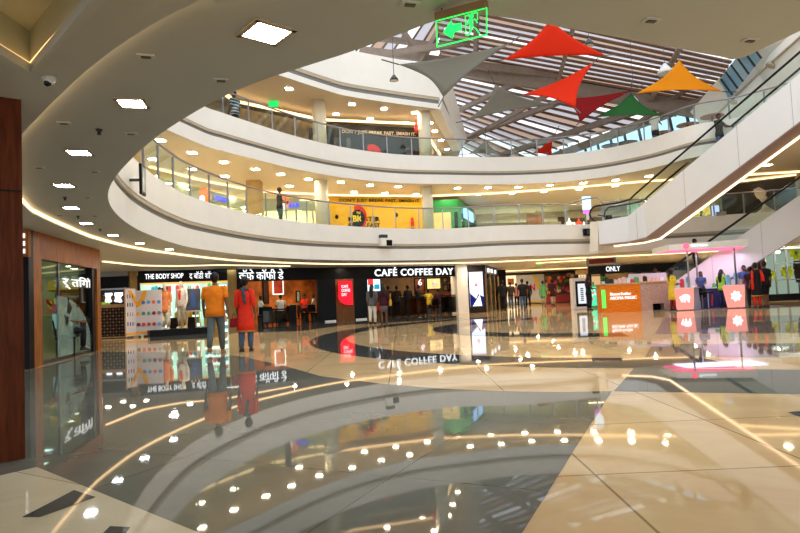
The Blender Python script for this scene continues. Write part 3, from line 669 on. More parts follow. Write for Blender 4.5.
# the two walkers in front
denim = cloth('denim', (.12, .145, .15)); denim_blue = cloth('denim_blue', (.07, .12, .22)); orange = cloth('orange', (.88, .23, .012)); red = cloth('red', (.75, .035, .015))
navy = cloth('navy', (.03, .04, .10)); black_c = cloth('black', (.012, .012, .015)); grey_c = cloth('grey', (.13, .13, .14)); white_c = cloth('white', (.7, .68, .62)); maroon = cloth('maroon', (.06, .012, .02)); pink_c = cloth('pink', (.65, .25, .28)); green_c = cloth('green', (.12, .42, .16)); khaki = cloth('khaki', (.42, .36, .26)); yellow_c = cloth('yellow', (.75, .55, .04)); mauve_c = cloth('mauve', (.16, .11, .13)); lime = cloth('lime', (.30, .65, .05)); blue_c = cloth('blue', (.04, .09, .24)); brown_c = cloth('brown', (.05, .035, .025)); cream_c = cloth('cream', (.68, .58, .42))
man = person('man in orange t-shirt and faded jeans walking away, seen from behind', feet(216.5, 354), R(6), 1.76, orange, denim, 'shirt', 'trousers', 'short', ph=1.1, wide=1.08, sleeve=.75, shoe=mat('tan_shoe', (.3, .16, .06), .6, noise=.1), arms='down')
woman = person('woman in long red kurta and jeans walking beside the man in orange', feet(246.5, 351.5), R(-3), 1.66, red, denim_blue, 'kurta', 'trousers', 'bun', ph=.25, sleeve=1.35, female=True)
q = MB().tube([Vector((-.02, -.11, 1.38)), Vector((.01, -.135, 1.28)), Vector((.03, -.135, 1.12)), Vector((.05, -.13, 1.04))], [(.03, .018), (.04, .02), (.035, .015), (.02, .01)], 8); q.tube([Vector((-.09, 0.02, 1.37)), Vector((-.06, -.085, 1.38)), Vector((0, -.10, 1.385)), Vector((.07, -.085, 1.37)), Vector((.09, 0.02, 1.36))], .025, 8)
q.build('scarf', cloth('slate', (.06, .08, .10)), woman, True)
MB().loft([(0, 0, .265*1.66, .1995, .1560), (0, 0, .280*1.66, .1990, .1555)], 18).build('hem_band', cloth('gold', (.45, .25, .05)), woman, True)
wp_ = feet(246.5, 351.5); bag = MB().hexa([(-.13, -.05, 0), (.13, -.05, 0), (.13, .05, 0), (-.13, .05, 0)], [(-.12, -.035, .2), (.12, -.035, .2), (.12, .035, .2), (-.12, .035, .2)])
b = thing('handbag', 'small dark red handbag hanging at the left hand of the woman in red', 'bag', wp_+Vector((-.27, .04, .54)), R(80), w=False); bag.build('bag_body', cloth('oxblood', (.30, .01, .02)), b, bevel=.015)
MB().tube([(-.07, 0, .19), (-.06, 0, .27), (0, 0, .31), (.06, 0, .27), (.07, 0, .19)], .008, 6).build('strap', MATS['cloth_oxblood'], b, True)
# two women before the cafe
w3_ = person('woman in grey top and white trousers standing before the black cafe front', feet(373, 324.5), R(-10), 1.62, grey_c, white_c, 'shirt', 'trousers', 'long', ph=.35, sleeve=1.6, female=True)
w4_ = person('woman in dark maroon top and grey skirt beside the one in white trousers', feet(384.5, 324.5), R(5), 1.62, maroon, mauve_c, 'shirt', 'skirt', 'long', ph=.1, sleeve=1.6, female=True)
p = feet(384.5, 324.5); b = thing('shoulder_bag', 'mustard shoulder bag on the right side of the woman in a grey skirt', 'bag', p+Vector((.27, 0, .72)), R(80), w=False)
MB().hexa([(-.12, -.04, 0), (.12, -.04, 0), (.12, .04, 0), (-.12, .04, 0)], [(-.10, -.03, .26), (.10, -.03, .26), (.10, .03, .26), (-.10, .03, .26)]).build('bag_body', cloth('mustard', (.6, .33, .04)), b, bevel=.02)
MB().tube([(-.06, 0, .25), (-.03, 0, .48), (.03, 0, .48), (.06, 0, .25)], .01, 6).build('strap', MATS['cloth_mustard'], b, True)
b = thing('tote_bag', 'red bag held between the two women before the cafe', 'bag', feet(378.5, 324)+Vector((0, 0, .55)), 0, w=False)
MB().hexa([(-.08, -.05, 0), (.08, -.05, 0), (.08, .05, 0), (-.08, .05, 0)], [(-.07, -.04, .28), (.07, -.04, .28), (.07, .04, .28), (-.07, .04, .28)]).build('bag_body', cloth('bagred', (.55, .02, .03)), b, bevel=.02)
MB().tube([(-.04, 0, .27), (-.03, 0, .42), (.03, 0, .42), (.04, 0, .27)], .01, 6).build('strap', MATS['cloth_bagred'], b, True)
# the group at the corridor
for args in (('person in black jacket at the left of the group in the corridor', 503.5, 311, 1.74, black_c, black_c, -.4, 1.6), ('person in dark brown shirt and jeans, second from left in the corridor group', 511.5, 308.8, 1.72, brown_c, denim_blue, .5, 1.5), ('person in pink shirt in the middle of the corridor group', 517.3, 307.2, 1.66, pink_c, black_c, -.3, .9), ('person in black t-shirt and blue jeans at the front of the corridor group', 523.5, 310.8, 1.76, black_c, denim_blue, .3, .8), ('person in black long sleeved shirt at the right of the corridor group', 528.5, 307.5, 1.74, black_c, black_c, -.5, 1.7), ('woman in green tunic and grey trousers walking into the corridor', 544, 306.6, 1.72, green_c, khaki, .3, 1.4), ('man in dark shirt and khaki trousers beside the woman in green', 553.5, 306.2, 1.8, maroon, khaki, .6, 1.5)):
    l, x, y, hh, tp, bt, ph, sl = args
    person(l, feet(x, y), 0, hh, tp, bt, 'tunic' if 'green' in l else 'shirt', 'trousers', 'bun' if 'green' in l else 'short', ph=ph, sleeve=sl, female='green' in l, group='group walking in the corridor' if 'group' in l else None)

# ---------------------------------------------------------------- furniture makers
def cafe_chair(loc, rz, label, group, m1=None):
    m1 = m1 or dark_m; t = thing('cafe_chair', label, 'chair', loc, rz, group, w=False)
    MB().box((0, 0, .45), (.42, .42, .05)).build('seat', black_m, t, bevel=.01); MB().hexa([(-.2, -.21, .5), (.2, -.21, .5), (.2, -.17, .5), (-.2, -.17, .5)], [(-.19, -.27, .86), (.19, -.27, .86), (.19, -.23, .86), (-.19, -.23, .86)]).build('backrest', black_m, t, bevel=.01)
    for x in (-.18, .18):
        for y in (-.18, .18): MB().tube([(x, y, 0), (x*.95, y*.95, .44)], .018, 8).build('leg', m1, t)
    return t
def cafe_table(loc, label, group):
    t = thing('cafe_table', label, 'table', loc, 0, group, w=False)
    MB().tube([(0, 0, .72), (0, 0, .75)], .36, 24).build('tabletop', dark_m, t); MB().tube([(0, 0, .02), (0, 0, .72)], .035, 10).build('pedestal', darksteel, t); MB().tube([(0, 0, 0), (0, 0, .02)], .22, 20).build('base', darksteel, t)
    return t

# ---------------------------------------------------------------- cafe with the black front
A = V2(W(237, 300, 27).x, 27.0); B = V2(W(462, 300, 33).x, 33.0); dAB = (B-A).normalized(); nAB = Vector((-dAB.y, dAB.x, 0))
def onAB(px, off=0):
    d = ray(px, 298); D = flat(d); k = (A+nAB*off); # intersect
    den = D.x*dAB.y-D.y*dAB.x; t_ = (k.x*dAB.y-k.y*dAB.x)/den; p = D*t_; return V2(p.x, p.y)
shop = thing('cafe_shop', 'black cafe shop front with white lettering and open dark seating', 'shop', onAB(350))
TOP = 2.63
a, b = A, onAB(458)
a = MB().wallseg(onAB(236.5), onAB(458), 2.06, TOP, .25); sgn = a.build('signboard', black_m, shop)
sb = MB().wallseg(onAB(336), onAB(354), 0, 2.06, .12).build('wood_panel', wood('walnut_panel', (.13, .055, .02), (.22, .10, .035)), shop)
MB().wallseg(onAB(318), onAB(336), 0, 2.06, .2).wallseg(onAB(354), onAB(367), 0, 2.06, .2).build('wall_panel', mat('navy_laminate', (.008, .011, .013), .4, spec=.12, noise=.1), shop)
MB().wallseg(onAB(236.5), onAB(243), 0, 2.06, .3).build('wall_panel', black_m, shop)
MB().wallseg(onAB(324), onAB(335), 0, .07, -.03).build("skirting", white_plain, shop); MB().wallseg(onAB(355), onAB(366), 0, .07, -.03).build("skirting", white_plain, shop)
letters('CAFÉ COFFEE DAY', onAB(375.5), onAB(454), 2.15, 2.60, sign_white, sgn, depth=.05, bold=.012, spacing=1.12, label='glowing white letters')
letters('कॅफे कॉफी डे', onAB(239.5), onAB(284), 2.13, 2.60, sign_white, sgn, depth=.05, bold=0, label='glowing white Hindi letters')
# small red lightbox
rs = thing('red_lightbox', 'small red backlit cafe sign with white letters on the wooden panel', 'sign', onAB(345)+Vector((0, 0, 1.5)))
o_ = onAB(338.5, -.12); ux = dAB; Wd = (onAB(352, -.12)-o_).length
MB().plate([(0, 1.16), (0, .55*2.0), (.12*Wd/.7, .92), (.5*Wd, .80), (Wd, .78), (Wd, .95), (Wd, 1.95), (.03, 1.95)], o_, ux, (0, 0, 1), .08).build('panel', emis('red_box', (1, .015, .03), 1.3), rs)
for k, s_ in enumerate(('CAFÉ', 'COFFEE', 'DAY')): letters(s_, onAB(341, -.12), onAB((347.5, 349.5, 346)[k], -.12), (1.62, 1.42, 1.22)[k], (1.78, 1.56, 1.36)[k], sign_white, rs, off=.115, depth=.01, bold=0)
# interior
inb = 3.6
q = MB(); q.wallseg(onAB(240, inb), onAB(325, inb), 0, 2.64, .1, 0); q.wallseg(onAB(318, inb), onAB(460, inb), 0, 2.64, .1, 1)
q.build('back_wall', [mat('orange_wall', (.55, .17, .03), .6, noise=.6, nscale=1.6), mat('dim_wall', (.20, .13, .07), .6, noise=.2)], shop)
MB().wallseg(onAB(327), onAB(324, inb), 0, 2.64, .1).wallseg(onAB(457.5, .2), onAB(452, inb), 0, 2.64, .1).build('side_wall', mat('tan_inner_wall', (.42, .28, .14), .6, noise=.1), shop)
def frame_pic(label, pl, pr, z0, z1, mA, off, name='picture_frame', cat='picture', mats2=None, group=None, extra=None):
    c = onAB((pl+pr)/2, off); t = thing(name, label, cat, c+Vector((0, 0, (z0+z1)/2)), group=group)
    a, b = onAB(pl, off), onAB(pr, off)
    MB().wallseg(a, b, z0, z1, .05).build('frame', black_m if not mats2 else mats2, t)
    d = (b-a).normalized(); MB().wallseg(a+d*.06, b-d*.06, z0+.06, z1-.06, -.02).build('picture', mA, t)
    if extra: extra(t, a+d*.06, b-d*.06)
    return t
menu = emis('menu_light', (.75, .9, 1), 1.6); 
def menu_bits(t, a, b):
    L = (b-a).length; d = (b-a).normalized()
    for k, (s, z0, z1, m_) in enumerate(((.02, 1.72, 2.02, emis('menu_red', (.9, .05, .04), 1)), (.52, 1.5, 1.75, emis('menu_teal', (.02, .35, .5), 1)), (.1, 1.45, 1.65, emis('menu_cream', (.8, .7, .5), 1)))):
        MB().wallseg(a+d*L*s, a+d*L*(s+.42), z0, z1, -.035).build('menu_picture', m_, t)
frame_pic('bright blue and red menu lightbox at the left of the cafe opening', 367, 381.5, 1.35, 2.06, menu, .05, 'menu_board', 'sign', extra=menu_bits)
ylw = emis('backlit_yellow', (1, .62, .22), 1.2)
def mug(t, a, b):
    c = (a+b)/2; MB().ell((c.x, c.y-.05, 1.72), (.26, .02, .2), 14, 8).build('emblem', mat('emblem_white', (.8, .75, .65), .5, noise=.05), t)
frame_pic('backlit yellow framed picture in the cafe', 427, 441.5, 1.38, 2.05, ylw, 1.2, extra=mug)
frame_pic('tall dark red panel with a glowing white symbol in the cafe', 415, 425.5, 1.15, 2.06, mat('dark_red_panel', (.22, .05, .02), .5, noise=.1), 1.6, extra=lambda t, a, b: letters('6', a.lerp(b, .3), a.lerp(b, .7), 1.65, 2.0, sign_white, t, off=.06))
pic_m = mat('photo_print', (.12, .09, .06), .5, noise=.9, nscale=6)
for k, (x0, x1, z0, z1, l) in enumerate(((443.5, 448.5, 1.75, 2.05, 'upper left'), (450, 456, 1.75, 2.05, 'upper right'), (443.5, 448.5, 1.25, 1.68, 'lower left'), (449.8, 456, 1.25, 1.68, 'lower right'))):
    frame_pic('%s of the four dark framed photos on the cafe side wall' % l, x0, x1, z0, z1, pic_m, 1.0, group='framed photos in the cafe')
frame_pic('poster of a dark long figure on the orange cafe wall', 263, 269, 1.0, 2.2, mat('dark_poster', (.05, .02, .015), .5, noise=.5, nscale=3), inb-.12)
frame_pic('white outlined menu poster on the orange cafe wall', 273, 284, 1.45, 2.25, mat('red_poster', (.45, .06, .03), .5, noise=.4, nscale=3), inb-.12, mats2=emis('poster_outline', (1, .9, .8), 1.3))
frame_pic('greenish bright poster standing inside the left cafe room', 296, 300.5, 1.0, 1.6, mat('mint_poster', (.4, .55, .45), .5, noise=.4, nscale=3), 2.2)
def shelf_counter(label, pl, pr, off, h, dep, m_, name='service_counter'):
    a, b = onAB(pl, off), onAB(pr, off); t = thing(name, label, 'counter', (a+b)/2)
    MB().wallseg(a, b, 0, h-.05, dep).build('body', m_, t); MB().wallseg(a-dAB*.04, b+dAB*.04, h-.05, h, dep+.04).build('worktop', palewood, t); return t
shelf_counter('dark service counter inside the cafe', 385, 424, 1.9, 1.1, .6, dark_m)
shelf_counter('low dark partition at the cafe left seating', 290, 296, .1, .95, .08, black_m, 'partition')
def barrier(label, pl, pr, off, h):
    a, b = onAB(pl, off), onAB(pr, off); t = thing('seating_barrier', label, 'barrier', (a+b)/2)
    q = MB(); pts = resample([a, b], .55)
    for p_ in pts: q.bar(p_, p_+Vector((0, 0, h)), .05)
    q.build('post', black_m, t); MB().wallseg(a, b, h-.06, h, .05).wallseg(a, b, .1, .15, .05).build('rail', black_m, t); MB().wallseg(a, b, .15, h-.08, .012).build('panel', glass('smoked_glass', (.25, .22, .2), .05), t)
barrier('smoked glass barrier before the seats at the right end of the cafe', 441, 458, .05, 1.05)
barrier('smoked glass barrier in the middle of the cafe opening', 408, 426, .05, 1.0)
barrier('dark barrier in front of the left cafe seating', 262, 289, .05, .75)
for k, (x, o) in enumerate(((262, 1.2), (272, 1.4), (285, 1.2), (303, 1.0), (311, 1.4), (433, .9), (445, .8), (452, .9))):
    cafe_chair(onAB(x, o), R((20, -30, 60, -60, 10, 30, -20, 5)[k]), 'dark cafe chair %s' % ('nearest the left end of the cafe', 'second from the left end of the cafe', 'beside the low cafe partition', 'right of the low cafe partition', 'by the navy cafe wall', 'under the yellow backlit picture', 'under the left framed photos', 'at the right end of the cafe')[k], 'dark cafe chairs')
for k, (x, o) in enumerate(((267, 2.0), (280, 2.1), (307, 2.0), (438, 1.5))):
    cafe_table(onAB(x, o), 'round dark cafe table %s' % ('at the left end of the cafe', 'in the middle of the left seating', 'in front of the orange wall at right', 'under the yellow backlit picture')[k], 'round cafe tables')
for l, x, o, rz, tp, sk in (('seated guest in white shirt at the left of the cafe', 260.5, 1.9, -60, white_c, None), ('seated guest in pale shirt in the middle left of the cafe', 280.5, 1.6, 30, white_c, None), ('seated guest in red shirt by the navy cafe wall', 304.5, 1.7, 150, red, None), ('seated guest in white at the right of the orange room', 313.5, 1.9, 100, white_c, None), ('seated guest in yellow under the backlit picture', 428.5, 1.2, -30, yellow_c, None), ('seated guest in dark red next to the one in yellow', 438.5, 1.1, 20, maroon, None), ('seated guest in red at the right end of the cafe', 449.5, 1.1, 40, cloth('wine', (.30, .02, .02)), None)):
    pp = onAB(x, o); person(l, (pp.x, pp.y, .16), R(rz), 1.62, tp, black_c, pose='sit', arms='table', sleeve=.8)
    MB().tube([(0, 0, 0), (0, 0, .38)], [.16, .18], 14).tube([(0, 0, .38), (0, 0, .42)], [.2, .2], 14, 1).build('stool', [darksteel, black_m]).location = (pp.x, pp.y, 0)
    s = [o_ for o_ in COL.objects if o_.name.startswith('stool')][-1]; tag(s, 'dark round stool under the '+l.split(' at the')[0].split(' by the')[0].split(' in the middle')[0].replace('seated ', ''), 'stool')
for l, x, o, rz, tp in (('standing customer in dark clothes at the cafe counter', 388.5, 1.0, 10, black_c), ('standing customer in brown with orange scarf at the cafe counter', 397, 1.5, -20, brown_c), ('person in black leaning over the middle of the cafe counter', 408, 1.0, 30, black_c), ('waiter in black and red cap at the cafe counter', 419, 1.2, 60, black_c)):
    pp = onAB(x, o); person(l, (pp.x, pp.y, 0), R(rz), 1.68, tp, khaki if 'waiter' in l else black_c, arms='front', sleeve=1.2)
# white column and advert column at the right of the cafe
cA, cB = onAB(457.8, -.15), onAB(468.5, -.15)
MB().wallseg(cA, cB, 0, 2.64, .6).build('pillar', white_paint)['kind'] = 'structure'
a, b = V2(W(467.5, 298, 33.2).x, 33.2), V2(W(486, 298, 33.2).x, 33.2)
t = thing('advert_column', 'dark advertising column with a glowing white and navy poster right of the cafe', 'sign', (a+b)/2)
c = V2(W(505, 298, 38).x, 38)
MB().wallseg(a, b, 0, 2.6, .5).build('body', dark_m, t)
a2, b2 = V2(W(470, 298, 33.17).x, 33.17), V2(W(483.5, 298, 33.17).x, 33.17)
po = MB().wallseg(a2, b2, .35, 2.25, -.05).build('lightbox', emis('poster_light', (.72, .76, 1), 1.5), t)
o_ = a2+Vector((0, -.055, .35)); wd = (b2-a2).length; nv = emis('poster_navy', (.02, .02, .18), .8)
MB().plate([(0, 0), (wd, 0), (wd, .52), (.62*wd, .68), (.45*wd, .42), (0, .75)], o_, (1, 0, 0), (0, 0, 1), .01).build('navy_shape', nv, t)
MB().plate([(.18*wd, .02), (.72*wd, .65), (.86*wd, .02)], o_+Vector((0, -.012, 0)), (1, 0, 0), (0, 0, 1), .01).build('white_sail_shape', emis('poster_white', (1, 1, 1), 1.4), t)
MB().plate([(.35*wd, 1.1), (.5*wd, 1.35), (.62*wd, 1.1)], o_, (1, 0, 0), (0, 0, 1), .01).build('pink_figure', emis('poster_pink', (.7, .25, .35), 1), t)
letters('FASHION TIME', a2+V2(.05, 0), b2-V2(.05, 0), 2.36, 2.46, sign_white, t, off=.02) if False else None
# narrow glazed shop beyond the column
a, b = V2(W(486.5, 298, 33.4).x, 33.4), V2(W(499, 298, 39).x, 39)
t = thing('corner_shop', 'narrow glazed shop front in the corridor beyond the advertising column', 'shop', (a+b)/2)
q = MB(); q.wallseg(a, b, 2.15, 2.62, .2); q.build('signboard', dark_m, t); letters('Swatch'[:0] or 'WATCH', a.lerp(b, .08), a.lerp(b, .42), 2.3, 2.5, sign_white, t) if False else None
MB().wallseg(a, b, 0, 2.15, .03).build('pane', shop_glass, t)
for s in (0, .33, .66, 1): p_ = a.lerp(b, s); MB().bar(p_, p_+Vector((0, 0, 2.15)), .1).build('post', mat('bronze', (.25, .14, .06), .3, metal=.6, noise=.1), t)
MB().wallseg(a+V2(-1.2, 1), b+V2(-1.2, 1), 0, 2.4, .1).build('back_wall', mat('shop_gold', (.5, .38, .2), .6, noise=.3, nscale=2), t)
MB().wallseg(V2(W(499, 298, 39).x, 39), V2(W(507, 298, 39.6).x, 39.6), 0, 2.55, .4).build('black_pier', black_m, t)
for s, l in ((.18, 0), (.42, 0), (.72, 0)):
    p_ = a.lerp(b, s); n_ = Vector((.86, -.5, 0)); MB().box(p_+Vector((.04, -.03, 2.36)), (.45, .06, .22), math.atan2((b-a).y, (b-a).x)).build('lit_letters', sign_white, t)
# ---------------------------------------------------------------- far corridor
def XY(px, Y, py=296): return V2(W(px, py, Y).x, Y)
t = thing('hoarding', 'white hoarding with yellow stripe and red letter N at the far end of the corridor', 'hoarding', XY(530, 50))
a, b = XY(506, 50), XY(547, 50)
MB().wallseg(a, b, .05, 2.45, .2).build('board', mat('hoarding_white', (.62, .64, .68), .5, noise=.05), t)
c_ = XY(534, 49.9); MB().plate([(0, 2.4), (.25, 2.4), (.55, 1.5), (1.0, .5), (.7, .5), (.3, 1.4)], c_, (1, 0, 0), (0, 0, 1), .02).build('yellow_stripe', mat('stripe_yellow', (.75, .5, .03), .5, noise=.05), t)
MB().wallseg(XY(528, 49.9), XY(547, 49.9), .12, .25, -.02).build('yellow_base', MATS['stripe_yellow'], t)
letters('N', XY(530.5, 49.9), XY(535.5, 49.9), 1.1, 1.65, mat('letter_red', (.75, .03, .05), .5, noise=.05), t, bold=.04)
letters('FOREVER NEW'[:0] or 'OPENING SOON', XY(526, 49.9), XY(537, 49.9), 1.75, 1.85, grey_c, t) if False else None
t = thing('warm_shop_window', 'bright warm shop window left of the far hoarding', 'shop', XY(511, 49)); MB().wallseg(XY(506, 48.9), XY(517, 48.9), .3, 2.4, .1).build('window_back', emis('warm_window', (1, .72, .4), 1.2), t)
MB().box(XY(511.5, 48.6)+Vector((0, 0, 1.9)), (.5, .1, .5)).build('display_panel', cloth('rust', (.45, .12, .03)), t)
t = thing('flower_mural', 'colourful red and yellow flower mural at the far end of the corridor', 'mural', XY(570, 50))
a, b = XY(545.5, 49.8), XY(590, 49.8)
MB().wallseg(a, b, .7, 2.45, .15).build('backdrop', mat('mural_dark', (.07, .05, .04), .5, noise=.5, nscale=2), t)
random.seed(3); fm = [mat('petal_%s' % n, c, .6, noise=.2) for n, c in (('red', (.65, .03, .03)), ('yellow', (.85, .5, .03)), ('orange', (.8, .2, .03)), ('green', (.1, .3, .06)), ('magenta', (.6, .08, .25)), ('cream', (.7, .55, .35)))]
L_ = (b-a).length
for k in range(70):
    s = random.random(); z = .9+random.random()*1.4; r = .08+random.random()*.14; c_ = a.lerp(b, s)+Vector((0, -.03, z)); n_ = random.choice((5, 6, 7)); pts = []
    for j in range(n_*4): an = 2*PI*j/(n_*4); rr = r*(.55+.45*abs(math.cos(an*n_/2))); pts.append((rr*math.cos(an), rr*math.sin(an)))
    MB().plate(pts, c_, (1, 0, 0), (0, 0, 1), .03+.02*random.random()).build('flower', random.choice(fm), t)
MB().wallseg(XY(545.5, 49.5), XY(590, 49.5), .05, .7, .2).build('plinth', mat('mural_plinth', (.40, .05, .06), .5, noise=.1), t)
# dark shops behind the wooden kiosk
t = thing('fashion_shop', 'dark shop front with short white lettering behind the wooden kiosk', 'shop', XY(615, 42))
MB().wallseg(XY(590, 42), XY(690, 42), 2.05, 2.62, .2).build('signboard', black_m, t)
letters('ONLY', XY(607.5, 42), XY(621.5, 42), 2.2, 2.55, sign_white, t, bold=0)
MB().wallseg(XY(577, 45), XY(720, 45), 0, 2.5, .1).build('back_wall', mat('shop_cream', (.62, .45, .24), .6, noise=.3, nscale=1), t)
for x in (577, 590, 604, 640, 664, 690): MB().bar(XY(x, 42), XY(x, 42)+Vector((0, 0, 2.1)), .3, .2).build('post', dark_m, t)
MB().wallseg(XY(578, 42.2), XY(590, 42.2), .2, 2.05, .1).build('display', emis('shop_display', (1, .75, .42), .8), t)
letters('A X X', XY(581, 42), XY(588, 42), 1.85, 2.0, black_m, t)
MB().wallseg(XY(592, 42.3), XY(603, 42.3), .2, 1.9, .1).build('display', emis('shop_display_warm', (1, .62, .3), .6), t)
# hanging red board
pA, pB = W(588, 262, 30), W(615, 260, 30); t = thing('hanging_board', 'dark red hanging board with grey blue ends over the corridor entrance', 'sign', (pA+pB)/2)
MB().hexa([pA+Vector((0, 0, -.12)), pB+Vector((0, 0, -.12)), pB+Vector((0, .12, -.12)), pA+Vector((0, .12, -.12))], [pA+Vector((0, 0, .13)), pB+Vector((0, 0, .13)), pB+Vector((0, .12, .13)), pA+Vector((0, .12, .13))]).build('panel', mat('board_red', (.22, .02, .015), .4, noise=.15), t)
for p_ in (pA, pB): MB().box(p_+Vector((0, .06, 0)), (.09, .16, .32)).build('end_cap', mat('cap_blue', (.16, .24, .30), .4, noise=.1), t); MB().tube([p_+Vector((0, .06, .1)), p_+Vector((0, .06, 2.64-p_.z))], .012, 6).build('hanger', darksteel, t)
p_ = W(539.5, 263.5, 34); tag(MB().box((0, 0, 0), (.3, .05, .14)).build('exit_sign', emis('exit_dim', (.02, .8, .15), 1)), 'tiny green exit sign over the corridor group', 'sign').location = p_
p_ = W(291.5-.2, 103.5, 27.5); t = tag(MB().box((0, 0, 0), (.42, .06, .26)).tube([(-.12, 0, .1), (-.12, 0, .6)], .01, 6).tube([(.12, 0, .1), (.12, 0, .6)], .01, 6).build('exit_sign', MATS['exit_dim']), 'green exit sign hanging in the second floor gallery', 'sign'); t.location = W(273.5, 104, 26)

# ---------------------------------------------------------------- totems
def totem(label, px, pyb, w_, h_, d_, mats_, rz=0):
    p = P(px, pyb, 0); t = thing('display_totem', label, 'totem', p, rz, w=False)
    MB().box((0, 0, h_/2), (w_, d_, h_)).build('body', mats_[0], t, bevel=.02); MB().box((0, -d_/2-.01, h_*.5), (w_*.72, .02, h_*.8)).build('dark_panel', mats_[1], t); return t
t = totem('white display totem with a black framed upright sign', 581, 309.5, .86, 1.62, .6, (white_plain, black_m)); MB().box((0, -.33, .82), (.40, .02, 1.02)).build('sign_face', emis('totem_face', (.8, .85, .9), .9), t)
for k, ch in enumerate('0123456'):
    MB().box((0, -.345, .48+k*.10), (.15, .01, .055)).build('sign_mark', black_m, t)
t = totem('green glowing display totem right of the white one', 591.5, 308, .62, 1.28, .5, (mat('totem_green', (.1, .35, .2), .4, noise=.1), emis('green_face', (.08, .8, .35), 1.1)))
random.seed(5)
for k in range(9): MB().ell((random.uniform(-.17, .17), -.28, random.uniform(.3, 1.0)), (.05, .01, .07), 8, 6).build('coloured_blob', emis(('blob_red', 'blob_white', 'blob_teal')[k % 3], ((.9, .1, .1), (.9, .95, .9), (.1, .6, .8))[k % 3], 1), t, True)
for x, z in ((-.2, 1.28), (0, 1.28), (.17, 1.28)): MB().tube([(x, 0, z), (x, 0, z+.14)], [.05, .03], 8).build('product', mat('tester_black', (.03, .03, .03), .4, noise=.2), t)

# ---------------------------------------------------------------- wooden cosmetics kiosk
YK = 25.6; kb = 0
def K(px, Y=YK): return XY(px, Y, 300)
orange_board = wood('orange_plank', (.66, .13, .008), (.90, .27, .02), (1, 1, 14), .5)
grey_board = wood('weathered_plank', (.34, .20, .14), (.62, .42, .33), (2, 2, 12), .5)
t = thing('wooden_kiosk', 'wooden cosmetics kiosk, orange planked on the left and grey planked on the right', 'kiosk', K(640))
MB().wallseg(K(606.5), K(641), 0, 1.17, 1.2).build('front_panel', orange_board, t)
MB().wallseg(K(641.1), K(652.5), 0, 1.2, 1.2).wallseg(K(664), K(668.8), 0, 1.2, 1.2).wallseg(K(652.5), K(664), .30, 1.2, 1.2).build('side_panel', grey_board, t)
MB().wallseg(K(652.5, YK+.4), K(664, YK+.4), 0, .32, .1).build('niche', black_m, t)
MB().wallseg(K(605.5, YK-.04), K(641.4, YK-.04), 1.17, 1.23, 1.3).wallseg(K(641.4, YK-.04), K(669.5, YK-.04), 1.2, 1.26, 1.3).build('worktop', palewood, t)
MB().wallseg(K(601.5, YK+.05), K(606.3, YK), 0, 1.15, 1.0).build('end_panel', orange_board, t); MB().wallseg(K(601.8), K(605.6), .2, .98, -.03).build('green_lightbox', emis('kiosk_green', (.15, .9, .1), 1.2), t)
MB().wallseg(K(630, YK+.9), K(668, YK+.9), 1.24, 1.62, .05).build('back_board', mat('kiosk_white', (.6, .6, .62), .4, noise=.05), t)
letters('Blossom Kochhar', K(610.5), K(631), .72, .84, sign_white, t, bold=0); letters('AROMA MAGIC', K(610), K(636.5), .54, .67, sign_white, t, bold=.0)
random.seed(11)
cols = [mat('pack_%s' % n, c, .4, noise=.1) for n, c in (('white', (.8, .8, .8)), ('red', (.7, .06, .08)), ('teal', (.08, .4, .5)), ('black', (.03, .03, .03)), ('pink', (.8, .55, .5)), ('green', (.1, .4, .15)))]
def pack(loc, h_, m_, label, group, w_=.09):
    o = MB().box((0, 0, h_/2), (w_, w_*.8, h_)).tube([(0, 0, h_), (0, 0, h_+.03)], w_*.3, 8).build('product_pack', m_); o.location = loc; return tag(o, label, 'product', group)
nm = {0: 'white', 1: 'red', 2: 'teal', 3: 'black', 4: 'pink', 5: 'green'}
for k in range(14):
    ci = random.randrange(6); x = 608+k*4.2; p_ = K(x, YK+.25); pack(p_+Vector((0, 0, 1.23 if x < 641 else 1.26)), random.uniform(.12, .26), cols[ci], '%s cosmetics pack on the kiosk worktop' % nm[ci], '%s packs on the kiosk worktop' % nm[ci], .16)
for k, (x, yy) in enumerate(((604.5, .3), (666, 1.15))):
    p_ = K(x, YK+yy); pt = thing('potted_plant', ('small green potted plant at the left end of the wooden kiosk', 'small green potted plant at the right end of the wooden kiosk')[k], 'plant', p_+Vector((0, 0, (1.15, 1.6)[k]*0+1.2 if k == 0 else 1.26)), 0, w=False)
    MB().tube([(0, 0, 0), (0, 0, .14)], [.07, .09], 12).build('pot', cols[0], pt); q = MB(); random.seed(k)
    for j in range(26):
        an = random.random()*6.28; ln = random.uniform(.14, .30); zz = random.uniform(.12, .38); d = Vector((math.cos(an), math.sin(an), 0)); s_ = Vector((-d.y, d.x, 0))*.025; b0_ = Vector((0, 0, .12)); mid = d*ln*.5+Vector((0, 0, zz)); tip = d*ln+Vector((0, 0, zz-.03)); q.quad(b0_, mid-s_, tip, mid+s_)
    q.build('foliage', mat('leaf_green', (.06, .25, .05), .5, noise=.3), pt)
person('kiosk attendant with black hair behind the wooden kiosk', K(657, YK+1.6)+Vector((0, 0, .25)), R(180), 1.62, brown_c, black_c, arms='front', hair='long', female=True)
MB().box((0, 0, .125), (.7, .5, .25)).build('standing_platform', dark_m).location = K(657, YK+1.6); tag(bpy.data.objects['standing_platform'], 'low dark platform behind the wooden kiosk', 'platform')
person('customer in black at the left side of the wooden kiosk', P(600.5, 311, 0)+Vector((0, 1.6, 0)), R(-70), 1.66, black_c, black_c, arms='front', hair='long', female=True)
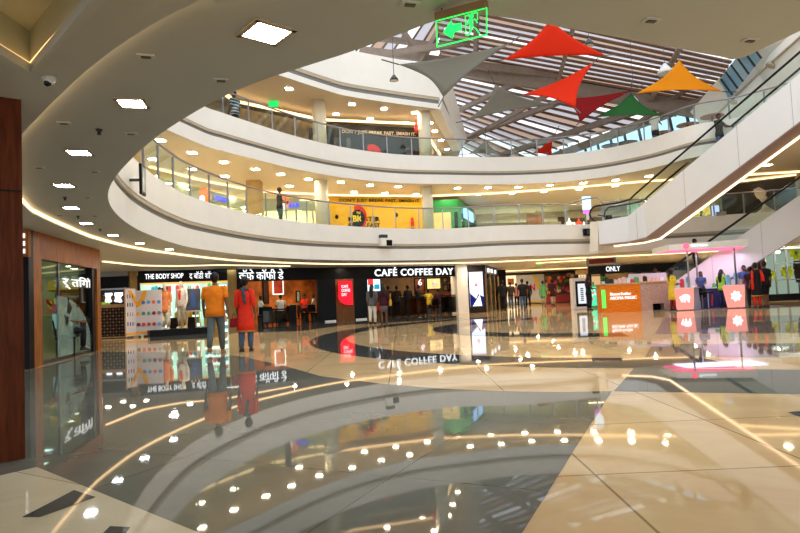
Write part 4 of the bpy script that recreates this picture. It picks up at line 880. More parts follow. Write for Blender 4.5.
# person partly seen before the kiosk end
# ---------------------------------------------------------------- pink canopy kiosk
YC = 24.4
def C(px, Y=YC): return XY(px, Y, 296)
t = thing('canopy_kiosk', 'open cosmetics kiosk with silver canopy and two glowing pink counters', 'kiosk', C(712, 25))
silver = mat('canopy_silver', (.86, .84, .78), .35, metal=.1, noise=.04); pinkled = emis('pink_strip', (1, .22, .30), 2.2)
z0, z1 = 2.48, 2.76
x0, x1, x2 = C(677).x, C(741).x, C(762).x
Yb = YC+1.9
def cz(px, py, Y=YC): return W(px, py, Y).z
# tilted canopy: lower lip on the left, higher to the right end
q = MB(); 
la, ra_ = C(672, YC-.15), C(752, YC-.15); rb_ = V2(C(761).x+.3, Yb); lb_ = V2(x0-.1, Yb)
zl0, zl1, zr0, zr1 = 2.44, 2.66, 2.52, 2.86
q.hexa([la+Vector((0, 0, 2.46)), ra_+Vector((0, 0, 2.50)), rb_+Vector((0, 0, 2.5)), lb_+Vector((0, 0, 2.46))], [la+Vector((0, 0, 2.68)), ra_+Vector((0, 0, 2.80)), rb_+Vector((0, 0, 2.78)), lb_+Vector((0, 0, 2.68))])
q.build('canopy', silver, t)
MB().hexa([la+Vector((.15, .1, 2.425)), ra_+Vector((-.3, .1, 2.465)), rb_+Vector((-.3, -.1, 2.465)), lb_+Vector((.15, -.1, 2.425))], [la+Vector((.1, .06, 2.455)), ra_+Vector((-.05, .06, 2.495)), rb_+Vector((-.05, -.05, 2.495)), lb_+Vector((.1, -.05, 2.455))]).build('light_soffit', emis('pink_soffit', (1, .16, .28), 1.5), t)
letters('THE FACE SHOP'[:0] or 'essentials', C(694, YC-.15), C(712, YC-.15), 2.55, 2.66, sign_white, t) if False else None
# round logo and blurred lettering on the canopy
MB().tube([C(689.5, YC-.2)+Vector((0, .03, 2.60)), C(689.5, YC-.2)+Vector((0, -.03, 2.60))], .11, 20).build('round_logo', emis('logo_pink', (1, .12, .2), 1.6), t)
letters('forest', C(694, YC-.15), C(711, YC-.15), 2.57, 2.67, sign_white, t, bold=.0); letters('forest', C(687, YC-.02), C(737, YC-.02), 2.375, 2.435, sign_white, t) if False else None
letters('ESSENTIALS', C(687, YC-.06), C(737, YC-.06), 2.37, 2.44, sign_white, t, bold=.02) if False else None
for x in (690.5, 738): MB().box(C(x, YC)+Vector((0, .05, 1.23)), (.055, .055, 2.46)).build('post', steel, t)
for x in (697, 757): MB().box(V2(C(x, Yb).x, Yb-.15)+Vector((0, 0, 1.23)), (.055, .055, 2.46)).build('post', steel, t)
def counter(pxl, pxr, pxlb, pxrb, tall, mk, yoff=0):
    a, b = C(pxl), C(pxr); al, bl = C(pxlb), C(pxrb); q = MB()
    q.hexa([al+Vector((0, 0, .04)), bl+Vector((0, 0, .04)), bl+Vector((0, .1, .04)), al+Vector((0, .1, .04))], [a+Vector((0, 0, tall)), b+Vector((0, 0, tall)), b+Vector((0, .1, tall)), a+Vector((0, .1, tall))]); o = q.build('counter_front', emis('pink_panel', (1, .33, .27), .95), t)
    MB().hexa([al+Vector((.05, .11, 0)), bl+Vector((0, .11, 0)), bl+Vector((.75, .9, 0)), al+Vector((.7, .9, 0))], [a+Vector((.05, .11, tall)), b+Vector((0, .11, tall)), b+Vector((.65, .9, tall)), a+Vector((.7, .9, tall))]).build('counter_body', mat('kiosk_silver', (.52, .53, .58), .3, noise=.05), t)
    MB().hexa([a+Vector((0, -.03, tall)), b+Vector((.02, -.03, tall)), b+Vector((.72, .92, tall)), a+Vector((.7, .92, tall))], [a+Vector((0, -.03, tall+.03)), b+Vector((.02, -.03, tall+.03)), b+Vector((.72, .92, tall+.03)), a+Vector((.7, .92, tall+.03))]).build('worktop', mat('worktop_white', (.8, .78, .8), .2, noise=.03), t)
    c = (a+b+al+bl)/4+Vector((0, -.03, .5)); w_ = emis('logo_white', (1, .95, .95), 1.4)
    if mk == 0:   # elephant
        el = [(-.20, .02), (-.16, .12), (-.05, .16), (.08, .14), (.14, .08), (.20, .09), (.24, .02), (.20, -.06), (.16, -.16), (.12, -.16), (.13, -.04), (.08, -.05), (.06, -.17), (0, -.17), (-.01, -.07), (-.08, -.06), (-.10, -.17), (-.16, -.17), (-.17, -.04)]
        MB().plate([(-x*1.0, y) for x, y in el], c, (1, 0, 0), (0, 0, 1), .02).build('logo', w_, o)
    else:
        pts = [(.19*(1+.16*math.cos(7*k*2*PI/56))*math.cos(k*2*PI/56), .19*(1+.16*math.cos(7*k*2*PI/56))*math.sin(k*2*PI/56)) for k in range(56)]
        MB().plate(pts, c, (1, 0, 0), (0, 0, 1), .02).build('logo', w_, o)
counter(674.6, 694.4, 677, 693, .90, 0); counter(724, 745.5, 728, 744.5, .94, 1)
MB().box(V2((C(700).x+C(735).x)/2, Yb-.5)+Vector((0, 0, .42)), (2.0, .5, .84)).build('back_counter', mat('navy_counter', (.04, .05, .14), .3, noise=.1), t)
MB().box(V2((C(700).x+C(735).x)/2, Yb-.5)+Vector((0, 0, .86)), (2.1, .55, .04)).build('back_worktop', MATS['worktop_white'], t)
MB().box(V2((C(677).x+C(765).x)/2+.2, 25.4)+Vector((0, 0, .01)), (4.5, 2.3, .02)).build('base_plate', mat('kiosk_base', (.12, .12, .15), .3, noise=.1), t)
for k, (x, cc) in enumerate(((683, 1), (686, 0), (689, 2), (692, 0), (729, 2), (734, 0), (737, 2), (741, 4), (715, 5), (720, 0), (725, 3))):
    back = 9 > k >= 8 or k > 7; p_ = V2(C(x, Yb-.5).x, Yb-.5)+Vector((0, 0, .88)) if back else C(x, YC+.3)+Vector((0, 0, .93 if x < 700 else .97)); pack(p_, (.34, .18, .42, .2, .38, .2, .46, .2, .15, .2, .15)[k], (mat('case_blue', (.2, .5, .7), .3, noise=.2) if cc == 2 else cols[cc]), ('tall red product tester on the left pink counter', 'short white product on the left pink counter', 'tall blue product stand on the left pink counter', 'white product at the right end of the left pink counter', 'tall blue stand at the left of the right pink counter', 'short white product on the right pink counter', 'tallest blue product stand on the right pink counter', 'pink product at the right end of the right counter', 'green product on the back counter of the kiosk', 'white product on the back counter of the kiosk', 'black product on the back counter of the kiosk')[k], None, .13)
person('woman in yellow kurta and maroon trousers at the left end of the canopy kiosk', C(672.5, 24.6), R(-75), 1.72, yellow_c, cloth('maroon_bright', (.28, .02, .03)), 'kurta', 'leggings', 'braid', arms='front', sleeve=1.1, female=True)
g_ = person('seated woman in blue patterned dress behind the left pink counter', C(702, 25.55)+Vector((0, 0, .38)), R(150), 1.55, blue_c, black_c, pose='sit', arms='table', hair='long', female=True)
st = thing('bar_stool', 'chrome bar stool under the seated woman in blue', 'stool', C(702, 25.55), 0, w=False); MB().tube([(0, 0, .02), (0, 0, .58)], .03, 10).build('pole', steel, st); MB().tube([(0, 0, .58), (0, 0, .64)], .19, 18).build('seat', black_m, st); MB().tube([(0, 0, 0), (0, 0, .02)], .22, 18).build('base', steel, st)
st = thing('bar_stool', 'empty black bar stool with red stem between the pink counters', 'stool', C(708, 24.7), R(10), w=False); MB().tube([(0, 0, .02), (0, 0, .68)], .03, 10).build('pole', steel, st); MB().box((-.05, 0, .70), (.42, .3, .06)).build('seat', black_m, st, bevel=.02); MB().tube([(0, 0, 0), (0, 0, .02)], .2, 18).build('base', steel, st); MB().tube([(.16, 0, .12), (.2, 0, .6)], .03, 8).build('strut', cloth('stem_red', (.6, .03, .03)), st)
person('woman in lime green t-shirt with a hand at her face between the pink counters', C(722.5, 25.0), R(-60), 1.62, lime, navy, hair='long', arms='phone', female=True)
person('attendant in patterned blue shirt behind the right pink counter', C(745.5, 25.9)+Vector((0, 0, .02)), R(170), 1.76, blue_c, black_c, arms='front')
pw = C(757, 23.6)
w7 = person('woman in black kurta with a red shawl, seen from behind at the canopy kiosk', pw, R(3), 1.80, black_c, cloth('churidar_red', (.6, .03, .02)), 'kurta', 'leggings', 'short', sleeve=1.1, female=True)
MB().loft([(0, 0, .262*1.8, .2165, .1700), (0, 0, .285*1.8, .2155, .1690)], 18).build('hem_band', MATS['cloth_gold'], w7, True)
q = MB()
for s, lo in ((-1, .74), (1, 1.05)): q.tube([Vector((s*.10, .04, 1.46)), Vector((s*.17, -.06, 1.44)), Vector((s*.20, -.10, 1.25)), Vector((s*.205, -.10, lo))], [(.03, .05), (.04, .06), (.045, .07), (.045, .08)], 8)
q.build('shawl', red, w7, True)
person('man in black with bare calves at the right of the woman with the red shawl', C(766, 23.8), R(15), 1.86, black_c, black_c, 'shirt', 'shorts', 'short', sleeve=.8, ph=.3)
person('person in red and black partly hidden behind the woman with the shawl', C(751.5, 24.1), R(-10), 1.66, maroon, black_c, arms='front')

# shop with yellow paper flowers at the right edge
t = thing('flower_window', 'shop window with big yellow paper flowers under the lower escalator', 'shop', XY(795, 31))
MB().wallseg(XY(768, 31), XY(880, 31), 0, .35, .3).build('plinth', black_m, t); MB().wallseg(XY(768, 33), XY(900, 33), .3, 3.6, .1).build('back_wall', emis('window_back_white', (.8, .85, .75), .55), t)
MB().wallseg(XY(768, 31), XY(880, 31), .35, 2.9, .03).build('pane', shop_glass, t)
for x in (768, 777.5, 789, 804, 820): MB().bar(XY(x, 31)+Vector((0, 0, .35)), XY(x, 31)+Vector((0, 0, 2.9)), .07).build('mullion', mat('mullion_grey', (.15, .16, .15), .4, noise=.1), t)
for zz in (1.05, 1.9): MB().wallseg(XY(777.5, 31), XY(820, 31), zz, zz+.05, -.03).build('transom', MATS['mullion_grey'], t)
ym = mat('paper_yellow', (.95, .68, .02), .5, noise=.1, emit=(1, .65, 0), estr=.0)
for x, y, r, l in ((786.5, 272, .42, 'large spiky yellow paper flower in the middle of the shop window'), (771, 275, .30, 'yellow paper flower at the left end of the shop window'), (796, 252.5, .50, 'highest yellow paper flower, at the top right of the shop window')):
    c_ = W(x, y, 31.6); fl = thing('paper_flower', l, 'flower', c_, 0, 'yellow paper flowers', w=False)
    for k in range(9):
        an = k*2*PI/9+.2; d = Vector((math.cos(an), -.15, math.sin(an))); s_ = Vector((-math.sin(an), 0, math.cos(an)))*r*.22; MB().hexa([d*r*.1-s_*.3, d*r*.1+s_*.3, d*r*.1+s_*.3+Vector((0, .02, 0)), d*r*.1-s_*.3+Vector((0, .02, 0))], [d*r*.6-s_, d*r*.6+s_, d*r+Vector((0, .02, 0)), d*r*.99]).build('petal', ym, fl)
    MB().ell((0, -.04, 0), (r*.2, .05, r*.2), 10, 6).build('centre', cols[5], fl, True)
t = tag(MB().loft([(0, 0, .9, .12, .1), (0, 0, 1.3, .2, .12), (0, 0, 1.7, .24, .13), (0, 0, 2.05, .2, .1)], 14).tube([(0, 0, .35), (0, 0, .9)], .03, 8).build('dress_form', cloth('dark_dress', (.05, .02, .03))), 'dark dress form in the shop window at the right edge', 'mannequin'); t.location = XY(800, 31.6)

# ---------------------------------------------------------------- escalators
cladding = mat('escalator_cladding', (.78, .77, .75), .32, metal=.1, noise=.02, nscale=1)
under_m = mat('escalator_soffit', (.34, .25, .22), .5, noise=.05)
rubber = mat('handrail_rubber', (.012, .012, .012), .35, noise=.1)
step_m = mat('escalator_step', (.12, .12, .13), .4, metal=.5, noise=.1)
def escalator(label, near, thick, rise, width_v, seams, led=True, newel=True, h_panel=None):
    """near: list of near-side cladding top points; thick: matching downward heights"""
    t = thing('escalator', label, 'escalator', near[len(near)//2]); Z = Vector((0, 0, 1)); n = len(near)
    wv = width_v
    lo = [p-Z*k for p, k in zip(near, thick)]
    for i, (nm_, off) in enumerate((('side_panel', 0), ('side_panel', 1))):
        q = MB()
        for k in range(n-1):
            o = wv*off; th_ = wv.normalized()*.06*(1 if off == 0 else -1)
            q.hexa([lo[k]+o, lo[k+1]+o, lo[k+1]+o+th_, lo[k]+o+th_], [near[k]+o, near[k+1]+o, near[k+1]+o+th_, near[k]+o+th_])
        q.build(nm_, cladding, t)
    q = MB()
    for k in range(n-1): q.hexa([lo[k]-Z*.03, lo[k+1]-Z*.03, lo[k+1]+wv-Z*.03, lo[k]+wv-Z*.03], [lo[k]+Z*.02, lo[k+1]+Z*.02, lo[k+1]+wv+Z*.02, lo[k]+wv+Z*.02])
    q.build('soffit', under_m, t)
    if led:
        q = MB()
        for k in range(n-1): q.bar(lo[k]+wv*.93-Z*.055, lo[k+1]+wv*.93-Z*.055, .10, .05)
        q.build('strip_light', emis('escalator_led', (1, .70, .42), 3.2), t)
    q = MB()
    ns = 2 if n < 3 else 1
    for k in range(n-1):
        a, b = near[k]-Z*.35, near[k+1]-Z*.35; L = (flat(b)-flat(a)).length; m_ = max(1, round(L/.4))
        if abs(b.z-a.z) < .15: q.hexa([a+wv*.08-Z*.1, b+wv*.08-Z*.1, b+wv*.92-Z*.1, a+wv*.92-Z*.1], [a+wv*.08, b+wv*.08, b+wv*.92, a+wv*.92])
        else:
            for j in range(m_):
                s0, s1 = a.lerp(b, j/m_), a.lerp(b, (j+1)/m_); s1z = Vector((s1.x, s1.y, s0.z)); q.hexa([s0+wv*.08-Z*.3, s1z+wv*.08-Z*.3, s1z+wv*.92-Z*.3, s0+wv*.92-Z*.3], [s0+wv*.08, s1z+wv*.08, s1z+wv*.92, s0+wv*.92])
    q.build('steps', step_m, t)
    for off in (0, 1):
        q, g_ = MB(), MB(); o = wv*(.03 if off == 0 else .97); pts = [p+o+Z*rise for p in near]
        start = pts[0]; d = (flat(near[1])-flat(near[0])).normalized()
        arc = [start+Z*(-rise*.5)+(-d*math.cos(a_)+Z*math.sin(a_))*rise*.5 for a_ in [R(x) for x in (-70, -30, 0, 30, 60, 80)]] if newel else []
        sm = catmull(pts, 5)
        q.tube([*arc, *sm], .045, 8).build('handrail', rubber, t, True)
        for k in range(n-1): g_.quad(near[k]+o, near[k+1]+o, near[k+1]+o+Z*(rise-.05), near[k]+o+Z*(rise-.05))
        g_.build('glass_balustrade', rail_glass, t)
    for s in seams:
        k, f_ = int(s), s-int(s); a = near[k].lerp(near[k+1], f_); b = lo[k].lerp(lo[k+1], f_); d = (near[k+1]-near[k]).normalized(); MB().bar(a-wv.normalized()*.004, b+d*.0-wv.normalized()*.004, .012, .006).build('seam', mat('seam_grey', (.35, .35, .34), .5, noise=.05), t)
    return t
eA_, eB_ = W(598, 221.5, 27.2), W(628, 216, 26.8)
eC_ = W(644, 203, 26.4); eD = W(800, 73, 20.5)
dd = (flat(eD)-flat(eC_)).normalized(); slope = (eD.z-eC_.z)/(flat(eD)-flat(eC_)).length
eE = eD+dd*1.0+Vector((0, 0, slope*1.0)); eF = eE+dd*2.2
wv = Vector((-dd.y, dd.x, 0)); wv = wv if wv.y > 0 else -wv; wv = wv*1.0
lz = lambda p_, px, py: p_.z-W(px, py, p_.y).z
th = [lz(eA_, 597, 245), lz(eB_, 626, 241.8), lz(eC_, 644, 237.5), lz(eD, 795, 120)-.02, 1.5, 1.5]
escalator('upper escalator climbing to the second floor with a warm light strip underneath', [eA_, eB_, eC_, eD, eE, eF], th, .72, wv, (1.5, 2.3, 2.65, 2.95))
fA = W(650, 289, 27.0); fB = W(690, 262.5, 26.5); fC = W(735, 240, 26.2); fD = W(800, 195, 25.2)
d2 = (flat(fD)-flat(fC)).normalized(); sl2 = (fD.z-fC.z)/(flat(fD)-flat(fC)).length
fB = fC-d2*1.9-Vector((0, 0, sl2*1.9)); fA = V2(fB.x, fB.y)-d2*2.0; zB = fC.z-sl2*1.9
kk = (fB.z-.4)/sl2; f0 = fB-d2*kk-Vector((0, 0, sl2*kk)); f00 = f0-d2*1.2
fE = fD+d2*.2+Vector((0, 0, sl2*.2)); fF = fE+d2*2.5
w2 = Vector((-d2.y, d2.x, 0)); w2 = w2 if w2.y > 0 else -w2
escalator('lower escalator rising from the ground floor behind the canopy kiosk', [f00, f0, fB, fC, fD, fE+d2*1.0+Vector((0, 0, sl2*1.0)), fF+d2*1.0+Vector((0, 0, sl2*1.0))], [.38, .39, 1.2, 1.5, 1.65, 1.65, 1.65], .72, w2*.95, (2.5, 3.4), led=False)
# riders
def esc_point(a, b, w_, px, y0=None, frac=.5):
    best = None
    for k in range(200):
        p_ = a.lerp(b, k/200)+w_*frac
        d = CM.transposed() @ (p_-Vector((0, 0, CAMZ))); sx = 400+FPX*d.x/-d.z
        if best is None or abs(sx-px) < best[0]: best = (abs(sx-px), p_)
    return best[1]
p_ = esc_point(eC_, eE, wv, 720); person('man in dark jacket and jeans riding up the upper escalator', p_-Vector((0, 0, .36)), math.atan2(dd.y, dd.x)-PI/2, 1.72, cloth('olive', (.05, .05, .035)), denim_blue, arms='rail', sleeve=1.7)
p_ = esc_point(f0, fC, w2, 696); person('person with short black hair riding the lower escalator, mostly hidden by the kiosk canopy', p_-Vector((0, 0, .36)), math.atan2(d2.y, d2.x)-PI/2, 1.66, black_c, black_c, sleeve=1.5)
# gallery people
def gal(px, Yd, z): x = W(px, 200 if z < 5 else 130, Yd).x; return Vector((x, Yd, z))
person('person in dark clothes standing at the first floor balustrade near the orange shop', gal(279.5, 24.3, T1-.12), R(-70), 1.66, black_c, cloth('teal_trouser', (.03, .08, .08)), arms='front', sleeve=1.4)
person('man in striped shirt at the second floor balustrade', gal(235.5, 22.6, T2-.12), R(60), 1.72, mat('striped_shirt', (.1, .12, .16), .7, noise=.2), black_c, sleeve=.9)
q = MB()
person('man in white shirt and black trousers standing at the second floor balustrade by the tables', gal(655, 27.6, T2-.12), R(-60), 1.72, white_c, black_c, arms='front', sleeve=.9)
# stripes on the shirt (material)
sm_ = MATS['striped_shirt']; nt = sm_.node_tree; tc = nt.nodes.new('ShaderNodeTexCoord'); wv_ = nt.nodes.new('ShaderNodeTexWave'); wv_.bands_direction = 'Z'; wv_.inputs['Scale'].default_value = 2.6; rr = nt.nodes.new('ShaderNodeValToRGB'); rr.color_ramp.interpolation = 'CONSTANT'; rr.color_ramp.elements[0].color = (.02, .03, .06, 1); rr.color_ramp.elements[1].color = (.45, .5, .55, 1); rr.color_ramp.elements[1].position = .6
nt.links.new(tc.outputs['Object'], wv_.inputs['Vector']); nt.links.new(wv_.outputs['Fac'], rr.inputs['Fac']); nt.links.new(rr.outputs[0], nt.nodes['Principled BSDF'].inputs['Base Color'])
# second floor cafe tables
for k, (x, y) in enumerate(((662, 27.9), (688, 26.6), (713, 25.4), (610, 30), (627, 29.5))):
    t = thing('gallery_table', ('round wooden table beside the man in white on the second floor', 'round wooden table in the middle of the second floor terrace', 'round wooden table behind the upper escalator handrail', 'dark round table left of the man in white', 'low dark round table nearest the man in white on the left')[k], 'table', gal(x, y+.6, T2-.12), 0, 'tables on the second floor gallery', w=False)
    mm = wood('red_table', (.30, .10, .04), (.42, .16, .07)) if k < 3 else dark_m
    MB().tube([(0, 0, .86), (0, 0, .9)], .48, 24).build('tabletop', mm, t); MB().tube([(0, 0, 0), (0, 0, .86)], .04, 8).build('pedestal', darksteel, t); MB().tube([(0, 0, 0), (0, 0, .03)], .25, 18).build('base', darksteel, t)

# fascia fixtures
def fx(name, label, cat, px, py, path_off, size, mats_, rz=0):
    # locate on the first floor fascia: intersect the ray with ring1
    d = ray(px, py); D = flat(d).normalized(); best = None
    for a, b in zip(far1+right1, (far1+right1)[1:]):
        e = b-a; den = D.x*e.y-D.y*e.x
        if abs(den) < 1e-9: continue
        t_ = (a.x*e.y-a.y*e.x)/den; u_ = (a.x*D.y-a.y*D.x)/den
        if t_ > 0 and -1e-6 <= u_ <= 1.000001 and (best is None or t_ > best[0]): best = (t_, e.normalized())
    p_ = D*best[0]; z = CAMZ+d.z/flat(d).length*best[0]; e = best[1]; nrm = Vector((e.y, -e.x, 0))
    t = thing(name, label, cat, (p_.x, p_.y, z)+0*Vector((0, 0, 0)) if False else Vector((p_.x, p_.y, z))+nrm*path_off, math.atan2(e.y, e.x), w=False); return t
t = fx('wall_speaker', 'white boxed speaker with dark grille on the fascia below the yellow wall', 'speaker', 384, 242.5, .14, None, None)
MB().box((0, 0, 0), (.62, .26, .36)).build('cabinet', white_paint, t, bevel=.02); MB().box((.10, -.14, -.04), (.30, .02, .26)).build('grille', black_m, t); MB().box((-.12, 0, .26), (.34, .2, .14)).build('bracket', darksteel, t)
t = fx('monitor', 'small dark monitor at the right end of the first floor fascia', 'monitor', 586.5, 232.5, .10, None, None); MB().box((0, 0, 0), (.46, .18, .34)).build('housing', black_m, t, bevel=.02); MB().box((.03, -.095, 0), (.3, .01, .22)).build('screen', mat('screen_off', (.08, .10, .09), .2, noise=.1), t)
t = fx('monitor', 'small grey box light on the fascia beneath the portrait poster', 'light', 720, 214, .16, None, None); t.name = 'wall_lamp'; MB().box((0, 0, 0), (.40, .22, .18)).build('housing', mat('lamp_grey', (.3, .3, .28), .4, noise=.1), t, bevel=.02); MB().box((0, 0, .14), (.05, .05, .12)).build('bracket', darksteel, t)
# slim black screen on the near left part of the fascia
e0 = W(142.5, 180, 12.0); t = thing('wall_screen', 'slim black framed screen standing at the left curve of the first floor fascia', 'screen', e0, R(98), w=False)
MB().box((0, 0, 0), (.32, .05, .62)).build('frame', black_m, t, bevel=.01); MB().box((0, -.03, 0), (.24, .01, .5)).build('screen', mat('screen_grey', (.35, .38, .38), .2, noise=.1), t); MB().box((0, .25, 0), (.05, .5, .05)).build('bracket', darksteel, t)
# little pillar block with screen at the landing
t = thing('landing_screen', 'bright blue white screen with pink base on a white stand at the escalator landing', 'screen', W(587, 206, 28.6))
p_ = W(586.5, 203, 28.4); MB().box(p_, (.40, .08, .62)).build('screen', emis('landing_white', (.55, .85, 1), 1.5), t); MB().box(p_+Vector((0, 0, -.42)), (.36, .08, .16)).build('pink_base', emis('landing_pink', (1, .2, .8), 1.2), t); MB().box(p_+Vector((.02, .02, -.65)), (.1, .1, .3)).build('stand', white_plain, t)
q = MB().hexa([W(590, 252, 28.0), W(598, 251, 27.2), W(604, 251, 28), W(594, 252, 28.9)], [W(590, 222, 28.0), W(598, 221, 27.2), W(604, 221, 28), W(594, 222, 28.9)]); struct('trim_landing', q, white_paint, label='white end pier beside the escalator landing')
# loop handrail at the landing
cR = W(600, 206, 28.0); tag(MB().tube([W(570, 203.5, 28.4), W(585, 199, 28.3), W(597, 197.5, 28.1), W(601.5, 201, 28), W(603, 207, 28), W(601.5, 212, 28), W(598, 216, 28), W(592, 217, 28)], .035, 8).build('looped_handrail', railgrey, None, True), 'looped grey handrail end at the escalator landing', 'handrail')
sc = thing('spotlight', 'black spotlight on an arm at the escalator landing', 'light', W(608, 217.5, 27.3)); MB().box(W(608.5, 217.5, 27.2), (.26, .22, .20)).build('lamp_head', black_m, sc, bevel=.02); MB().tube([W(598, 215, 27.6), W(606, 216.5, 27.3)], .03, 8).build('arm', black_m, sc)
# ---------------------------------------------------------------- first floor shops behind the gallery
def G(px, Y, py=205): return V2(W(px, py, Y).x, Y)
F1 = T1-.12
t = thing('yellow_hoarding', 'yellow shop hoarding with black breakfast slogan on the first floor', 'hoarding', G(376, 31.2)+Vector((0, 0, F1)))
ymat = mat('hoarding_yellow', (.85, .52, .02), .5, noise=.03)
a, b = G(329, 30.2), G(424, 31.8)
MB().wallseg(a, b, F1, 6.26, .15).build('board', ymat, t)
on = lambda px, Y0=0: a.lerp(b, max(0, min(1, (px-329)/95)))
letters("DON'T JUST BREAK FAST. SMASH IT.", on(339), on(420), 5.98, 6.19, black_m, t, bold=.01)
letters('MONSTER', on(347), on(378), 5.02, 5.26, black_m, t, bold=.01); letters('BREAKFAST', on(347), on(378), 4.70, 4.92, black_m, t, bold=.01)
cc_ = on(356.5); nn_ = (b-a).normalized()
MB().tube([cc_+Vector((0, -.06, 5.22)), cc_+Vector((0, -.02, 5.22))], [(.46, .62), (.46, .62)], 24).build('round_badge', mat('badge_red', (.7, .02, .02), .4, noise=.03), t)
MB().tube([cc_+Vector((0, -.09, 5.16)), cc_+Vector((0, -.05, 5.16))], [(.36, .46), (.36, .46)], 24).build('badge_centre', black_m, t)
letters('BIG', cc_-nn_*.30, cc_+nn_*.30, 4.98, 5.32, mat('letter_yellow', (.9, .75, .05), .4, noise=.02), t, off=.12, bold=.03); letters('THE', cc_-nn_*.10, cc_+nn_*.12, 5.38, 5.50, MATS['letter_yellow'], t, off=.12, bold=.02)
p_ = on(411); MB().tube([p_+Vector((0, -.06, 4.4)), p_+Vector((0, -.02, 4.4))], .26, 20).build('black_disc', black_m, t); MB().tube([p_+Vector((0, -.08, 4.4)), p_+Vector((0, -.05, 4.4))], .10, 16).build('disc_hub', grey_c, t)
MB().tube([p_+Vector((0, -.05, 5.2)), p_+Vector((0, -.05, 4.75))], [.07, .1], 10).build('red_bottle', MATS['badge_red'], t); letters('opening soon'[:0] or '____', on(407), on(415), 5.5, 5.53, black_m, t) if False else None
for x, z in ((388.5, 4.5), (336, 5.25), (375, 5.15), (395, 5.35)): 
    p_ = on(x); MB().ell(p_+Vector((0, -.03, z)), (.09, .02, .12), 8, 6).build('sketch_mark', black_m, t, True)
# shops at the left of the hoarding
def shopfront(label, pl, Yl, pr, Yr, z0, z1, board_m, back_m, band=(.55), txt=None, tz=None, nmull=3, zb=None, light=None):
    a, b = G(pl, Yl), G(pr, Yr); t = thing('gallery_shop', label, 'shop', (a+b)/2+Vector((0, 0, z0)))
    zb = zb or z1-.7; MB().wallseg(a, b, zb, z1, .2).build('signboard', board_m, t)
    n = Vector((-(b-a).normalized().y, (b-a).normalized().x, 0)); MB().wallseg(a+n*2, b+n*2, z0, z1, .1).build('back_wall', back_m, t)
    MB().wallseg(a, b, z0, zb, .02).build('pane', shop_glass, t)
    for k in range(nmull+1): p_ = a.lerp(b, k/nmull); MB().bar(p_+Vector((0, 0, z0)), p_+Vector((0, 0, zb)), .08).build('mullion', steel, t)
    return t, a, b, n
aqua = mat('aqua_board', (.42, .55, .48), .4, noise=.05); orangeb = mat('orange_interior', (.75, .22, .04), .6, noise=.3, nscale=1)
t, a, b, n = shopfront('pale green fronted shop with blue letters and orange interior on the first floor', 150, 22.5, 250, 29.5, F1, 6.1, aqua, orangeb, zb=5.62, nmull=4)
letters('000GONG'[:0] or 'COOKING', a.lerp(b, .60), a.lerp(b, .76), 5.5, 5.85, emis('sign_blue', (.08, .08, .9), 1.6), t, bold=.03) if False else None
bl = emis('sign_blue', (.10, .10, .85), 1.5)
for k in range(6): p_ = a.lerp(b, .585+k*.022); MB().tube([p_+Vector((0, -.06, 5.85)), p_+Vector((0, -.02, 5.85))], [.12, .12], 8).tube([p_+Vector((0, -.08, 5.85)), p_+Vector((0, -.05, 5.85))], [.06, .06], 8, 1).build('blue_letter', [bl, aqua], t)
p_ = a.lerp(b, .47); tag(MB().ell((0, 0, 0), (.32, .08, .40), 14, 8).ell((-.05, -.07, -.08), (.13, .04, .16), 10, 6, mi=1).build('round_sign', [emis('sign_orange', (1, .18, .02), 1.5), sign_white], None, True), 'round orange glowing sign on the pale green shop board', 'sign').location = p_+Vector((.1, -.25, 5.7))
for k in range(7): p_ = a.lerp(b, .3+k*.1)+n*1.2; MB().tube([p_+Vector((0, 0, 5.05)), p_+Vector((0, 0, 5.15))], [.16, .1], 10).build('pendant_lamp', emis('pendant_warm', (1, .85, .6), 3), t)
t, a, b, n = shopfront('pale green fronted shop with a pharmacy style interior left of the yellow hoarding', 262, 29.4, 329, 30.1, F1, 6.2, aqua, mat('cream_interior', (.70, .58, .36), .6, noise=.25, nscale=1), zb=5.6, nmull=4)
letters('TOY BOX'[:0] or 'EAT', a, b, 5.4, 5.7, bl, t) if False else None
for k in range(4): p_ = a.lerp(b, .36+k*.055); MB().box(p_+Vector((0, -.05, 5.85)), (.14, .04, .2)).build('blue_letter', bl, t)
p_ = a.lerp(b, .36); tag(MB().ell((0, 0, 0), (.3, .08, .3), 14, 8).ell((0, -.06, -.2), (.2, .05, .18), 10, 6, mi=1).build('round_sign', [MATS['sign_orange'], emis('sign_pinkish', (1, .6, .55), 1.5)], None, True), 'round orange and pink glowing sign beside the blue letters', 'sign').location = p_+Vector((-.1, -.25, 5.95))
random.seed(21)
for k in range(12): p_ = a.lerp(b, .25+.06*k)+n*.6; mm = fm[(k*5) % 6]; o = (lambda hh: MB().box((0, 0, hh/2), (.32, .25, hh)))(random.uniform(.5, .9)).build('display_item', mm, None); o.location = p_+Vector((0, 0, F1)); tag(o, 'colourful goods displayed in the pale green first floor shop', 'goods', 'goods in the pale green shop window')
